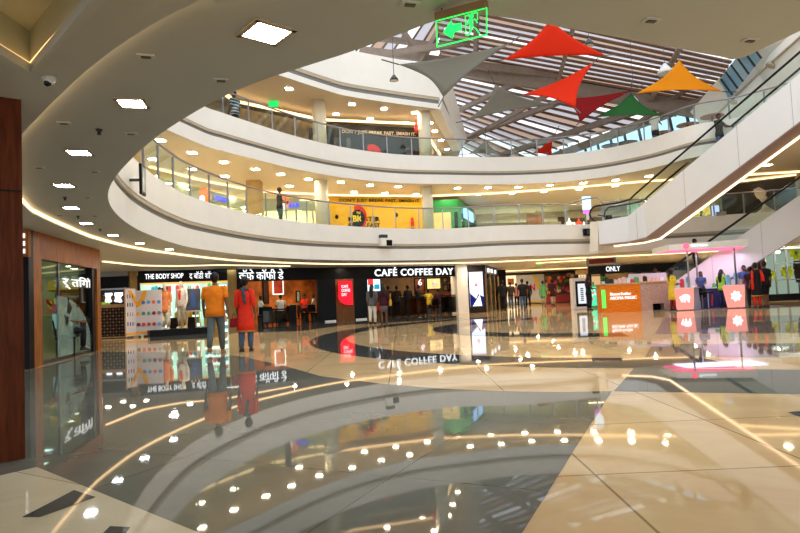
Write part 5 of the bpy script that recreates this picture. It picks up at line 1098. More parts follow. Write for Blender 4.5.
# green store
t = thing('green_store', 'green fronted store with a cream door and a blue side sign on the first floor', 'shop', G(455, 31.5)+Vector((0, 0, F1)))
gm = mat('store_green', (.02, .27, .07), .4, noise=.05)
a, b, c_ = G(433, 31.6), G(459, 31.6), G(474, 36)
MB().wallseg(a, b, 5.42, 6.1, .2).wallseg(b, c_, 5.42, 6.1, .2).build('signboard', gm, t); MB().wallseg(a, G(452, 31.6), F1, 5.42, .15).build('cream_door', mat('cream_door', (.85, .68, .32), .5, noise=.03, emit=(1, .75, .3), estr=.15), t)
MB().wallseg(G(452, 31.7), b, F1, 5.42, .05).wallseg(b, c_, F1, 5.42, .05).build('pane', glass('dark_store_glass', (.18, .24, .2), .04), t)
for x, y in ((452, 31.6), (459, 31.6), (464, 33), (474, 36)): p_ = G(x, y); MB().bar(p_+Vector((0, 0, F1)), p_+Vector((0, 0, 5.42)), .18).build('post', gm, t)
MB().wallseg(b.lerp(c_, .2)+V2(.12, -.1), b.lerp(c_, .75)+V2(.12, -.1), 5.2, 5.75, .1).build('side_sign', emis('side_sign_blue', (.35, .6, 1), 1.6), t)
# glass fronts to the right on the first floor
t, a, b, n = shopfront('glazed shop with pale interior beyond the first floor gallery', 476, 37, 560, 38, F1, 5.4, mat('beige_board', (.55, .5, .38), .5, noise=.05), mat('pale_interior', (.45, .55, .50), .6, noise=.5, nscale=1.5), zb=5.0, nmull=6)
p_ = G(531, 34.5); o = tag(MB().box((0, 0, .75), (.9, .08, 1.3)).box((0, .1, .4), (.3, .3, .1), mi=1).build('poster_stand', [mat('face_poster', (.45, .26, .18), .6, noise=.6, nscale=2), darksteel]), 'slanted brown poster stand on the first floor', 'poster'); o.location = p_+Vector((0, 0, F1)); o.rotation_euler = (0, R(8), 0)
t, a, b, n = shopfront('dark shop with bright star shaped lamps on the first floor by the escalator', 566, 36, 640, 36, F1, 5.7, mat('beige_board2', (.5, .42, .3), .5, noise=.05), mat('brown_interior', (.08, .05, .035), .6, noise=.4), zb=5.35, nmull=4)
for k, x in enumerate((568, 573, 577.5, 582.5, 606, 617)):
    c0_ = G(x, 35.7)+Vector((0, 0, 5.0-(.25 if k % 2 else 0))); pts = [((.28 if j % 2 == 0 else .11)*math.sin(j*PI/4), (.32 if j % 2 == 0 else .11)*math.cos(j*PI/4)) for j in range(8)]
    tag(MB().plate(pts, c0_, (1, 0, 0), (0, 0, 1), .1).build('star_lamp', emis('star_red', (1, .1, .05), 1.2) if k == 2 else emis('star_warm', (1, .85, .6), 2.4)), 'red star shaped lamp in the dark first floor shop' if k == 2 else 'warm white star shaped lamp in the dark first floor shop', 'lamp', 'star lamps in the dark shop')
t, a, b, n = shopfront('green tinted glazed shop behind the upper escalator foot', 641, 33, 690, 33, F1, 5.9, mat('beige_board3', (.55, .48, .34), .5, noise=.05), mat('aqua_interior', (.25, .38, .30), .6, noise=.4, nscale=1), zb=5.45, nmull=3)
# portrait poster wall at right
t = thing('portrait_billboard', 'large black billboard with a pale portrait of a woman looking aside on the first floor', 'billboard', G(760, 31)+Vector((0, 0, F1)))
a, b = G(722, 31, 190), G(796, 29.4, 190)
MB().wallseg(a, b, F1, 6.12, .15).build('board', mat('billboard_black', (.018, .015, .013), .3, noise=.3, nscale=1), t)
pale = mat('portrait_grey', (.78, .70, .70), .5, noise=.35, nscale=2); ex, ey = (b-a).normalized(), Vector((0, 0, 1)); pc = a.lerp(b, .54)+Vector((0, -.02, 5.15))
MB().plate([(-.38, .55), (-.10, .66), (.12, .50), (.22, .30), (.16, .22), (.25, .08), (.18, .02), (.20, -.10), (.10, -.22), (.02, -.25), (-.02, -.12), (-.12, .05), (-.22, .12), (-.30, .30)], pc, ex, ey, .02).build('face', pale, t)
MB().plate([(.02, -.25), (.10, -.22), (.30, -.45), (.65, -.70), (.90, -1.0), (-.2, -1.05), (-.15, -.75), (-.28, -.62), (-.05, -.45)], pc, ex, ey, .02).build('shoulder', pale, t)
MB().plate([(-.48, .62), (-.40, .82), (-.05, .86), (.15, .70), (.12, .52), (-.10, .68), (-.36, .57), (-.30, .30), (-.42, .2), (-.52, .4)], pc+Vector((0, -.01, 0)), ex, ey, .02).build('hair', mat('portrait_dark', (.05, .035, .03), .4, noise=.3), t)
MB().bar(a+Vector((.0, -.1, 6.2)), b+Vector((0, -.1, 6.2)), .08, .06).build('strip_light', led_warm, t)
t, a, b, n = shopfront('small lit shop left of the portrait billboard', 690, 32, 722, 31.5, F1, 6.0, dark_m, mat('gold_interior', (.6, .42, .14), .6, noise=.4, nscale=2), zb=5.6, nmull=3)
p_ = G(711, 31.2); tag(MB().box((0, 0, .62), (.36, .06, .7)).box((0, 0, .15), (.08, .08, .3), mi=1).build('lit_panel', [emis('lit_blue_panel', (.45, .55, .95), 1.2), darksteel]), 'small pale blue lit panel left of the portrait billboard', 'sign').location = p_+Vector((0, -.4, F1))
# back walls and cove strips, first floor
q = MB(); bw = [G(60, 19), G(148, 23.5), G(200, 29), G(256, 31.8), G(329, 32.6), G(425, 34), G(476, 39.6), G(640, 40), G(642, 37), G(722, 35), G(800, 33), G(900, 30)]
for a, b in zip(bw, bw[1:]): q.wallseg(a, b, F1, Z2, .1)
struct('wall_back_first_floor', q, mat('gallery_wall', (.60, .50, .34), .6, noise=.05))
strip([W(150, 171, 21.8), W(200, 180, 24.5), W(258, 187.5, 27.6), W(330, 193.5, 29.4), W(425, 197, 31), W(500, 195, 31), W(560, 190, 30.5), W(640, 181, 29.5), W(720, 174, 29), W(800, 164, 28.6)], Z2-.05, .12, .05, led_warm, 'cove_strip_light', 'long warm strip light around the first floor gallery ceiling')
strip([G(300, 29.8), G(329, 30)], 6.1, .1, .05, led_warm, 'cove_strip_light', 'short warm strip light over the pale green shop')
# second floor back
F2 = T2-.12
def H(px, Y, py=125): return V2(W(px, py, Y).x, Y)
t = thing('black_hoarding', 'black shop hoarding with pale breakfast slogan on the second floor', 'hoarding', H(376, 29.5)+Vector((0, 0, F2)))
a, b = H(327, 28.6), H(419, 30)
MB().wallseg(a, b, F2, 9.55, .15).build('board', mat('hoarding_black', (.012, .012, .012), .35, noise=.3, nscale=1), t)
on2 = lambda px: a.lerp(b, (px-327)/92)
letters("DON'T JUST BREAK FAST. SMASH IT.", on2(341), on2(415), 9.08, 9.30, mat('slogan_cream', (.7, .62, .45), .5, noise=.03), t, bold=.02)
p_ = on2(369.5); MB().tube([p_+Vector((0, -.06, 8.0)), p_+Vector((0, -.02, 8.0))], [(.5, .62), (.5, .62)], 22).build('round_badge', MATS['badge_red'], t); MB().tube([p_+Vector((0, -.09, 7.85)), p_+Vector((0, -.05, 7.85))], [(.38, .42), (.38, .42)], 22).build('badge_centre', black_m, t)
letters('BIG', p_-ex*.26, p_+ex*.26, 7.78, 8.02, MATS['letter_yellow'], t, off=.12, bold=.03)
for x0, x1, z0_, z1_ in ((333, 339, 7.9, 8.9), (345, 349, 7.8, 8.9), (390, 398, 7.6, 8.0), (404, 409, 8.2, 8.5)):
    MB().wallseg(on2(x0), on2(x1), z0_, z1_, -.03).build('grey_print', mat('print_grey', (.09, .09, .09), .5, noise=.4), t)
t = thing('brown_shop', 'brown tiled shop front with a dark arch on the second floor', 'shop', H(280, 27)+Vector((0, 0, F2)))
a, b = H(236, 25.2), H(322, 28.4)
MB().wallseg(a, b, F2, 9.45, .15).build('facade', mat('brown_tiles', (.24, .17, .09), .5, noise=.35, nscale=3), t)
p_ = a.lerp(b, .52); MB().tube([p_+Vector((0, -.06, 7.5)), p_+Vector((0, -.02, 7.5))], [(.75, .95), (.75, .95)], 24).build('arch_frame', black_m, t); MB().tube([p_+Vector((0, -.09, 7.5)), p_+Vector((0, -.05, 7.5))], [(.6, .8), (.6, .8)], 24).build('arch_pane', mat('arch_dark', (.05, .05, .045), .2, noise=.2), t)
MB().wallseg(a.lerp(b, .72), a.lerp(b, .80), 7.5, 8.1, -.2).build('blue_panel', emis('pale_blue_panel', (.35, .65, .85), .9), t)
MB().wallseg(a.lerp(b, .02), a.lerp(b, .36), 8.45, 8.65, -.1).build('strip_light', led_warm, t)
for s in (.12, .26): MB().wallseg(a.lerp(b, s), a.lerp(b, s+.1), 7.7, 8.15, -.06).build('dark_panel', black_m, t)
MB().wallseg(a.lerp(b, .83), b, F2, 9.2, -.05).build('dark_door', mat('door_dark', (.04, .03, .03), .4, noise=.2), t)
strip([H(225, 24, 95), a+V2(0, -.3), b+V2(0, -.3), H(420, 29.5)], Z3-.28, .14, .08, led_warm, 'cove_strip_light', 'bright warm strip light over the second floor shops')
strip([H(421, 29.4, 140), H(440, 36, 150)], Z3-.35, .12, .08, led_warm, 'cove_strip_light', 'short warm strip light beyond the right pillar on the second floor')
tag(MB().loft([(0, 0, 0, .02, .02), (0, 0, .15, .12, .1), (0, 0, .5, .05, .05), (0, 0, .75, .01, .01)], 12).build('red_ornament', MATS['badge_red']), 'red pointed ornament beside the right pillar on the second floor', 'decoration').location = H(416, 29, 120)+Vector((0, 0, 9.0))
q = MB()
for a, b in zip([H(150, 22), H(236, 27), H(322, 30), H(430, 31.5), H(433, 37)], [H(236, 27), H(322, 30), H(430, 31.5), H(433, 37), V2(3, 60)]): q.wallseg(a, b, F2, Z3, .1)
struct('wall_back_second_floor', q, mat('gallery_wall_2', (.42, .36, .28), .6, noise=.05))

# ---------------------------------------------------------------- wood framed shop at the left
L0, L1 = V2(W(34, 300, 11.5).x, 11.5), V2(W(101, 300, 15.8).x, 15.8); dL = (L1-L0).normalized(); nL = Vector((-dL.y, dL.x, 0))
def onL(px, off=0):
    D = flat(ray(px, 300)); k = L0+nL*off; den = D.x*dL.y-D.y*dL.x; t_ = (k.x*dL.y-k.y*dL.x)/den; return V2(D.x*t_, D.y*t_)
t = thing('wood_framed_shop', 'wood framed glass shop front with white Hindi letters at the left', 'shop', onL(70))
MB().wallseg(onL(42), onL(100.5), 2.12, 2.635, .15).build('fascia_board', orangewood, t)
MB().wallseg(onL(34), onL(42), 0, 2.635, .25).wallseg(onL(97.5), onL(100.8), 0, 2.12, .25).build('jamb', orangewood, t)
MB().wallseg(onL(29), onL(34), 0, 2.635, .28).build('dark_jamb', black_m, t); MB().wallseg(onL(92.5), onL(97.4, .1), 0, 2.12, .3).build('dark_jamb', black_m, t)
MB().wallseg(onL(42, .08), onL(97, .08), .06, 2.12, .02).build('pane', glass('tinted_shop_glass', (.55, .66, .62), .05), t)
MB().wallseg(onL(58.5, .07), onL(60, .07), .06, 2.12, .04).wallseg(onL(42, .05), onL(97, .05), 0, .07, .1).build('mullion', darksteel, t)
letters('ि तिगॉ'[:0] or 'र् तिगाॅ', onL(62, .06), onL(92, .06), 1.55, 1.86, mat('glass_letter_white', (.85, .87, .85), .4, noise=.02, emit=(1, 1, 1), estr=.5), t, depth=.01, off=.01, bold=.02)
# pale green quarter circle decal with leaves
o_ = onL(57, .06); sc_ = (onL(91, .06)-o_).length; dec = [(0, 0)]+[(sc_*math.sin(k*PI/40), 1.32*math.cos(k*PI/40)) for k in range(21)]
MB().plate([(x, y) for x, y in dec], o_+Vector((0, 0, .08)), dL, (0, 0, 1), .006).build('round_decal', translucent('decal_green', (.55, .72, .60), .9, .78), t)
for k, (u_, v_, s_, an) in enumerate(((.30, 1.1, .20, .3), (.5, .95, .22, -.6), (.75, .62, .32, -.9), (.22, .80, .15, .9), (.55, .55, .2, .5))):
    lf = [(s_*math.sin(j*2*PI/12)*(.5+.5*math.cos(j*2*PI/12*3)), s_*math.cos(j*2*PI/12)) for j in range(12)]; ca, sa = math.cos(an), math.sin(an)
    MB().plate([(sc_*u_+x*ca-y*sa, v_+x*sa+y*ca) for x, y in lf], o_+Vector((0, 0, .08))+nL*-.008, dL, (0, 0, 1), .006).build('leaf_decal', black_m, t)
sw_ = mat('sweet_shop_wall', (.30, .25, .14), .6, noise=.3, nscale=1.5)
MB().wallseg(L0+nL*2.8, L1+nL*2.8, 0, 2.64, .1).build('back_wall', sw_, t)
MB().wallseg(L1+nL*2.8, L1+nL*.3, 0, 2.64, .1).build('side_wall', sw_, t)
YE = 15.5
MB().wallseg(XY(48, YE), XY(92, YE), 1.62, 1.86, .1).build('menu_band', emis('menu_band_yellow', (.75, .42, .05), .7), t)
MB().wallseg(XY(52, YE), XY(92, YE), .62, 1.0, .1).build('display_case', emis('case_light', (.6, .8, .8), .8), t)
for k in range(4): MB().wallseg(XY(62, YE-.1), XY(92, YE-.1), 1.08+k*.13, 1.11+k*.13, .1).build('shelf', darksteel, t)
random.seed(9)
for k in range(9): p_ = XY(49+k*1.6, YE-.25); MB().box(p_+Vector((0, 0, 1.15+random.random()*.35)), (.1, .1, .14)).build('decoration', fm[k % 6], t)
sp = XY(65, 13.9, 310); s2 = XY(77.5, 14.9, 310)
person('seated guest in pale yellow behind the glass of the wood framed shop', (sp.x, sp.y, .14), R(-60), 1.6, cream_c, black_c, pose='sit', arms='table', wide=1.15)
person('second seated guest in brown behind the round green decal', (s2.x, s2.y, .14), R(100), 1.6, brown_c, black_c, pose='sit', arms='table')
cafe_chair((sp.x, sp.y, 0), R(-60), 'dark chair of the guest in pale yellow', None); cafe_chair((s2.x, s2.y, 0), R(100), 'dark chair behind the round green decal', None)
c = (sp+s2)/2; area('shop_interior_light', (c.x, c.y-.3, 2.58), .5, 30, (1, .98, .88))  # lamp added so the seated guests show behind the glass
# small hanging wood sign beside the big pillar
a, b = W(24.5, 240, 10.9), W(29.5, 240, 10.95); t = thing('blade_sign', 'narrow wooden blade sign with three white marks beside the big pillar', 'sign', Vector((a.x, 10.9, 2.1)))
MB().box((a.x-.12, 10.9, 2.33), (.42, .08, .5)).build('board', orangewood, t)
for k in range(3): MB().box((a.x+.0, 10.85, 2.18+k*.14), (.07, .02, .08)).build('white_mark', sign_white, t)
# big near pillar
pr = P(25.5, 459, 0); 
q = MB().hexa([(pr.x-2.6, pr.y-1.9, 0), (pr.x-.0, pr.y-.0, 0), (pr.x-.75, pr.y+.9, 0), (pr.x-3.4, pr.y+.9, 0)], [(pr.x-2.6, pr.y-1.9, 2.64), (pr.x-.0, pr.y-.0, 2.64), (pr.x-.75, pr.y+.9, 2.64), (pr.x-3.4, pr.y+.9, 2.64)])
struct('pillar', q, redwood, label='large mahogany clad pillar at the left edge')
q = MB()
for z in (1.95,): q.bar((pr.x-2.61, pr.y-1.91, z), (pr.x+.0, pr.y-.006, z), .006, .012)
struct('trim_pillar', q, dark_m)

# ---------------------------------------------------------------- cosmetics shop with white lettering
B0, B1 = V2(W(136, 300, 25.5).x, 25.5), V2(W(229, 300, 26.6).x, 26.6); dB_ = (B1-B0).normalized(); nB = Vector((-dB_.y, dB_.x, 0))
onB = lambda px, off=0: (lambda D, k: V2(*(D*((k.x*dB_.y-k.y*dB_.x)/(D.x*dB_.y-D.y*dB_.x)))[:2]))(flat(ray(px, 298)), B0+nB*off)
t = thing('body_care_shop', 'bright cosmetics shop with white letters on a black board behind the mannequins', 'shop', onB(185))
sgB = MB().wallseg(onB(137), onB(228), 2.12, 2.63, .2).build('signboard', black_m, t)
letters('THE BODY SHOP', onB(145.5), onB(184), 2.28, 2.50, sign_white, sgB, bold=.01); letters('द बॉडी शॉप', onB(190), onB(214), 2.22, 2.56, sign_white, sgB, bold=0)
MB().wallseg(onB(139, 2.6), onB(232, 2.6), 0, 2.64, .1).build('back_wall', mat('shop_mint', (.55, .75, .62), .5, noise=.1), t)
MB().wallseg(onB(228), onB(237), 0, 2.63, .3).build('jamb', wood('gold_pier', (.36, .22, .07), (.46, .30, .11)), t)
MB().wallseg(onB(137), onB(140), 0, 2.12, .3).build('dark_jamb', black_m, t)
MB().wallseg(onB(141, -.02), onB(228, -.02), 2.04, 2.11, .06).build('yellow_band', emis('band_yellow', (1, .5, .08), 1), t)
random.seed(2)
for k, (x0, x1) in enumerate(((152, 172), (176, 200), (204, 227))):
    a, b = onB(x0, 2.1), onB(x1, 2.1); s = thing('product_shelf', ('backlit product shelf at the left of the cosmetics shop', 'backlit product shelf in the middle of the cosmetics shop', 'backlit product shelf at the right of the cosmetics shop')[k], 'shelf', (a+b)/2)
    MB().wallseg(a, b, .1, 2.0, .06).build('back_panel', emis('shelf_glow', (.72, 1, .85), 1.5), s)
    for j in range(5): MB().wallseg(a, b, .25+j*.38, .28+j*.38, -.3).build('shelf', palewood, s)
    for j in range(5):
        for i in range(6):
            p_ = a.lerp(b, .08+i*.165)-nB*.15+Vector((0, 0, .28+j*.38)); pack(p_, random.uniform(.12, .26), cols[random.randrange(6)], 'small product bottle on the %s shelf of the cosmetics shop' % ('left', 'middle', 'right')[k], 'products on the %s cosmetics shelf' % ('left', 'middle', 'right')[k], .14)
    MB().wallseg(a-nB*1.3, a.lerp(b, .7)-nB*1.3, 0, .8, .4).build('low_cabinet', mat('yellow_cabinet', (.75, .42, .05), .5, noise=.1), s)
area('shop_interior_light', tuple(onB(185, 1.2)+Vector((0, 0, 2.58))), 5, 90, (.85, 1, .92), sy=1.5)
# platform with mannequins
YP = 21.6
pa, pb = XY(149.5, YP, 330), XY(213, YP+1.2, 330)
tag(MB().wallseg(pa, pb, 0, .24, 1.3).build('display_platform', black_m), 'low black display platform under the two mannequins', 'platform')
cream_skin = mat('mannequin_cream', (.68, .58, .42), .35, noise=.03)
m1 = person('cream mannequin in an orange kurta and white skirt on the black platform', XY(166, YP+.45, 330)+Vector((0, 0, .24)), R(175), 1.72, cloth('coral', (.72, .22, .07)), cream_c, 'tunic', 'wide', None, skin=cream_skin, shoe=cream_skin, face=False, name='mannequin', cat='mannequin', sleeve=1.5, female=True)
m2 = person('cream mannequin in white jacket over red top on the black platform', XY(182.5, YP+.75, 330)+Vector((0, 0, .24)), R(160), 1.76, cloth('offwhite', (.66, .58, .48)), khaki, 'shirt', 'trousers', None, skin=cream_skin, shoe=cream_skin, face=False, name='mannequin', cat='mannequin', sleeve=1.8, ph=.3)
MB().loft([(0, .062*1.76, .60*1.76, .03, .03), (0, .066*1.76, .70*1.76, .06, .03), (0, .05*1.76, .80*1.76, .05, .03)], 12).build('inner_top', red, m2, True)
e = thing('easel', 'wooden easel holding a dark poster right of the mannequins', 'easel', XY(194, YP+.7, 330)+Vector((0, 0, .24)), R(8), w=False)
for x in (-.25, .25): MB().bar((x, -.05, 0), (x*.5, .05, 1.55), .04).build('leg', palewood, e)
MB().bar((0, .45, 0), (0, .05, 1.5), .04).build('leg', palewood, e); MB().bar((-.3, -.04, .62), (.3, -.04, .62), .05).build('ledge', palewood, e)
MB().hexa([(-.26, -.07, .65), (.26, -.07, .65), (.26, -.05, .65), (-.26, -.05, .65)], [(-.26, .01, 1.45), (.26, .01, 1.45), (.26, .03, 1.45), (-.26, .03, 1.45)]).build('poster', mat('easel_poster', (.04, .045, .07), .4, noise=.5, nscale=3), e)
MB().hexa([(-.08, -.085, .8), (.10, -.085, .8), (.10, -.07, .8), (-.08, -.07, .8)], [(-.05, -.03, 1.3), (.05, -.03, 1.3), (.05, -.02, 1.3), (-.05, -.02, 1.3)]).build('printed_figure', blue_c, e)
for k, x in enumerate((171, 189)): tag(MB().box((0, 0, .2), (.36, .3, .4)).build('display_box', dark_m, None, bevel=.01), ('dark display box between the two mannequins', 'dark display box under the easel')[k], 'box').location = XY(x+2, YP+1.2, 330)+Vector((0, 0, .24))
# folding banner board
bA, bF, bE = XY(126, 21.6, 320), XY(136, 22.0, 320), XY(162, 21.9, 320)
t = thing('banner_board', 'folding white board with rows of coloured round pictures and an orange swirl', 'board', (bA+bE)/2)
bw_ = mat('banner_white', (.66, .62, .66), .45, noise=.03); MB().wallseg(bA, bF, .06, 1.78, .03).wallseg(bF, bE, .06, 1.70, .03).build('board', bw_, t)
MB().wallseg(bA-V2(.05, 0), bA, .02, 1.82, .04).build('edge_trim', palewood, t)
sy_ = mat('swirl_orange', (.85, .42, .03), .5, noise=.05)
MB().wallseg(bA, bF, .10, .18, -.006).wallseg(bF, bF.lerp(bE, .75), .12, .2, -.006).build('yellow_base_line', sy_, t)
L = (bE-bF).length; arc_o = [(.42*math.cos(R(a_)), 1.70-.62*math.sin(R(a_))) for a_ in range(0, 91, 10)]; arc_i = [(.26*math.cos(R(a_)), 1.70-.40*math.sin(R(a_))) for a_ in range(90, -1, -10)]
dF = (bE-bF).normalized(); MB().plate(arc_o+arc_i, bF+Vector((0, -.004, 0)), dF, (0, 0, 1), -.006 if True else 0).build('orange_swirl', sy_, t)
MB().plate([(-.35*(1), 1.72), (-.2, 1.72), (0, 1.45), (0, 1.2), (-.12, 1.35)], bF+Vector((0, -.004, 0)), (bF-bA).normalized(), (0, 0, 1), .006).build('orange_swirl', sy_, t)
dc = [(.08, .2, .5), (.1, .35, .6), (.75, .15, .05), (.1, .25, .6), (.8, .45, .05), (.05, .3, .2), (.06, .35, .3), (.25, .03, .05), (.25, .2, .2), (.1, .08, .08), (.6, .05, .12), (.45, .08, .05), (.4, .05, .05), (.15, .4, .65)]
k = 0
for r_, n_ in ((1.26, 4), (.86, 5), (.46, 5)):
    for i in range(n_):
        s = (i+(5-n_)+.5)/5; p_ = bF.lerp(bE, s)+Vector((0, -.004, r_)); MB().tube([p_, p_+Vector((0, -.012, 0))], .068, 16).build('round_picture', mat('dot_%d' % k, dc[k % 14], .5, noise=.3, nscale=20), t); k += 1
for r_ in (1.5, 1.2, .85, .5):
    for i in range(3): p_ = bA.lerp(bF, (i+.7)/4)+Vector((0, -.01, r_)); MB().box(p_, (.05, .012, .14)).build('small_picture', mat('dot_%d' % ((i*5+int(r_*10)) % 14), (.3, .3, .3), .5, noise=.2), t)
letters('HAPPY SCHOOL'[:0] or 'services', bF.lerp(bE, .62), bF.lerp(bE, .94), 1.47, 1.56, grey_c, t) if False else None
# lattice counter and dark shop behind
cA, cB = XY(100, 21.9, 320), XY(127, 21.9, 320)
t = thing('lattice_counter', 'counter with pale top and brown lattice front left of the banner board', 'counter', (cA+cB)/2)
MB().wallseg(cA, cB, .0, 1.12, .5).build('body', dark_m, t); MB().wallseg(cA-V2(.05, .05), cB+V2(.03, -.05), 1.12, 1.24, .65).build('worktop', palewood, t)
lat = MB(); Ln = (cB-cA).length; nx = 9
for i in range(nx):
    for j in range(9):
        c_ = cA+V2(Ln*(i+.5)/nx, -.012)+Vector((0, 0, .07+.115*(j+.5))); s_ = .035 if (i+j) % 2 == 0 else .05
        lat.plate([(-s_, 0), (0, s_), (s_, 0), (0, -s_)], c_, (1, 0, 0), (0, 0, 1), .014, mi=(i+j) % 2)
lat.build('lattice', [mat('lattice_tan', (.40, .22, .10), .5, noise=.1), mat('lattice_brown', (.10, .05, .04), .5, noise=.1)], t)
MB().wallseg(cA+V2(0, -.02), cB+V2(0, -.02), .02, .07, -.01).build('gold_base', palewood, t)
t = thing('dark_food_counter', 'dark food stall with lit menu boards behind the lattice counter', 'shop', XY(115, 25))
MB().wallseg(XY(98, 25.4), XY(131, 25.4), 1.95, 2.45, .2).build('signboard', black_m, t); MB().wallseg(XY(98, 26.4), XY(131, 26.4), 0, 2.0, .1).build('back_wall', mat('dark_back', (.04, .035, .03), .5, noise=.2), t)
MB().wallseg(XY(99, 25.3), XY(130, 25.3), 1.88, 1.94, -.03).build('steel_band', steel, t); MB().wallseg(XY(130.5, 25.3), XY(137.5, 25.5), 0, 2.63, .3).build('pier', MATS['gold_pier'], t)
MB().wallseg(XY(98, 25.5), XY(138, 25.5), 2.45, 2.64, .2).build('header', soffit_paint, t)
for x0, x1 in ((105, 112), (114.5, 122.5)): MB().wallseg(XY(x0, 26.2), XY(x1, 26.2), 1.35, 1.78, .03).build('menu_screen', emis('menu_screen', (.85, .88, 1), 2.0), t)
person('attendant in lime green behind the lattice counter', XY(103.5, 23.3), R(200), 1.62, lime, black_c, arms='front')
person('attendant in black behind the lattice counter', XY(113, 24), R(180), 1.62, black_c, black_c, arms='front'); person('second attendant in black at the banner end of the lattice counter', XY(123.5, 24.2), R(160), 1.6, black_c, black_c, arms='front')

# ---------------------------------------------------------------- shade sails and lamps under the roof
def sail(label, A_, B_, C_, m_, bow=.18, sag=.05, up=None, cables=True):
    A_, B_, C_ = Vector(A_), Vector(B_), Vector(C_); cen_ = (A_+B_+C_)/3; t = thing('shade_sail', label, 'shade sail', cen_, 0, 'coloured shade sails')
    n = 12; q = MB(); idx = {}; nor = (B_-A_).cross(C_-A_).normalized(); nor = nor if nor.z > 0 else -nor
    def pt(i, j):
        a, b = i/n, j/n; c = 1-a-b; p_ = A_*a+B_*b+C_*c
        k = 4*(a*b*((1-c)**0)+b*c+c*a)/3*1.0
        e = bow*(4*a*b*(1-c)**2*(1-3*c if c < .33 else 0)+4*b*c*(1-a)**2*(1-3*a if a < .33 else 0)+4*a*c*(1-b)**2*(1-3*b if b < .33 else 0))
        p_ = p_.lerp(cen_, min(.9, e*1.6)); return p_-nor*sag*27*a*b*c
    top, bot = {}, {}
    for i in range(n+1):
        for j in range(n+1-i): top[i, j] = len(q.v); q.v.append(pt(i, j)+nor*.008)
    for i in range(n+1):
        for j in range(n+1-i): bot[i, j] = len(q.v); q.v.append(pt(i, j)-nor*.008)
    for i in range(n):
        for j in range(n-i):
            for D_ in (top, bot):
                q.f.append((D_[i, j], D_[i+1, j], D_[i, j+1])); q.m.append(0)
                if i+j < n-1: q.f.append((D_[i+1, j], D_[i+1, j+1], D_[i, j+1])); q.m.append(0)
    for (e0) in ([(k, 0) for k in range(n+1)], [(0, k) for k in range(n+1)], [(k, n-k) for k in range(n+1)]):
        for a_, b_ in zip(e0, e0[1:]): q.f.append((top[a_], top[b_], bot[b_], bot[a_])); q.m.append(0)
    q.build('canvas', m_, t, True)
    if cables:
        for c_ in (A_, B_, C_): d = (c_-cen_).normalized(); MB().tube([c_, c_+d*.6+Vector((0, 0, .12))], .018, 6).build('cable', darksteel, t)
    return t
def canvas(n_, c): return translucent('canvas_'+n_, c, .62)
sail('large grey shade sail nearest the green exit sign', W(399, 64.5, 17), W(511, 43, 20), W(443.5, 97, 17.5), canvas('grey', (.27, .25, .20)), .13)
sail('smaller grey shade sail right of the cream roof corner', W(495, 84, 26), W(466, 121, 25), W(553, 105, 28), MATS['canvas_grey'], .16)
sail('tall bright red shade sail at the top centre', W(550, 20, 20), W(503, 60, 19), W(606, 55.5, 22), canvas('red', (.80, .05, .02)), .10)
sail('bright red shade sail with its tip pointing up right, below the first red one', W(593, 63, 22), W(523, 94.5, 23), W(575.5, 108, 21), MATS['canvas_red'], .15)
sail('dark red shade sail below the bright red ones', W(556, 99, 25), W(580, 122, 23.5), W(634, 90, 26), canvas('maroon', (.28, .02, .02)), .16)
sail('orange shade sail with a pointed top at the right', W(679, 60, 24), W(636, 93.5, 23), W(722, 91.5, 23.5), canvas('orange', (.85, .33, .02)), .15)
sail('green shade sail below the orange one', W(631, 93, 26), W(594, 117.5, 25), W(663, 116, 25.5), canvas('green', (.05, .20, .06)), .15)
sail('small red shade sail seen through the second floor balustrade', W(553, 138, 31), W(533, 153, 31), W(552, 156, 31.5), MATS['canvas_red'], .08)
sail('small grey shade sail seen through the second floor balustrade', W(485, 140, 32), W(468, 154, 31.5), W(500, 154, 32), MATS['canvas_grey'], .1)
def pendant(label, px, py, Y, ztop, r, m_, glow=None):
    p_ = W(px, py, Y); t = thing('pendant_lamp', label, 'lamp', p_, 0, w=False)
    MB().loft([(0, 0, -.35*r, r, r), (0, 0, .1*r, r*.85, r*.85), (0, 0, .7*r, r*.4, r*.4), (0, 0, r, r*.2, r*.2)], 16).build('lamp_shade', m_, t, True); MB().tube([(0, 0, -.35*r), (0, 0, -.36*r)], r*.8, 16).build('lens', glow or mat('lamp_lens', (.6, .6, .55), .3, noise=.05), t); MB().tube([(0, 0, r), (0, 0, ztop-p_.z)], .012, 6).build('cable', darksteel, t)
pendant('small grey pendant lamp hanging at the left edge of the large grey sail', 394, 79, 22, 14, .17, darksteel)
pendant('grey pendant lamp beside the tall red sail', 589, 43.5, 22, 14, .20, darksteel)
pendant('white pendant lamp left of the orange sail', 665, 71, 25, 13.5, .32, white_plain)
pendant('small white pendant lamp over the green sail', 634, 101, 26, 12, .2, white_plain)

# ---------------------------------------------------------------- light
sc = bpy.context.scene
w = bpy.data.worlds.new('world'); sc.world = w; w.use_nodes = True; nt = w.node_tree; bg = nt.nodes['Background']
tc = nt.nodes.new('ShaderNodeTexCoord'); n = nt.nodes.new('ShaderNodeTexNoise'); n.inputs['Scale'].default_value = 2.2; n.inputs['Detail'].default_value = 5; r = nt.nodes.new('ShaderNodeValToRGB')
r.color_ramp.elements[0].position = .40; r.color_ramp.elements[0].color = (.74, .87, 1, 1); r.color_ramp.elements[1].position = .62; r.color_ramp.elements[1].color = (1, .99, .97, 1)
nt.links.new(tc.outputs['Generated'], n.inputs['Vector']); nt.links.new(n.outputs['Fac'], r.inputs['Fac']); nt.links.new(r.outputs[0], bg.inputs['Color']); bg.inputs['Strength'].default_value = SKY = 1.5
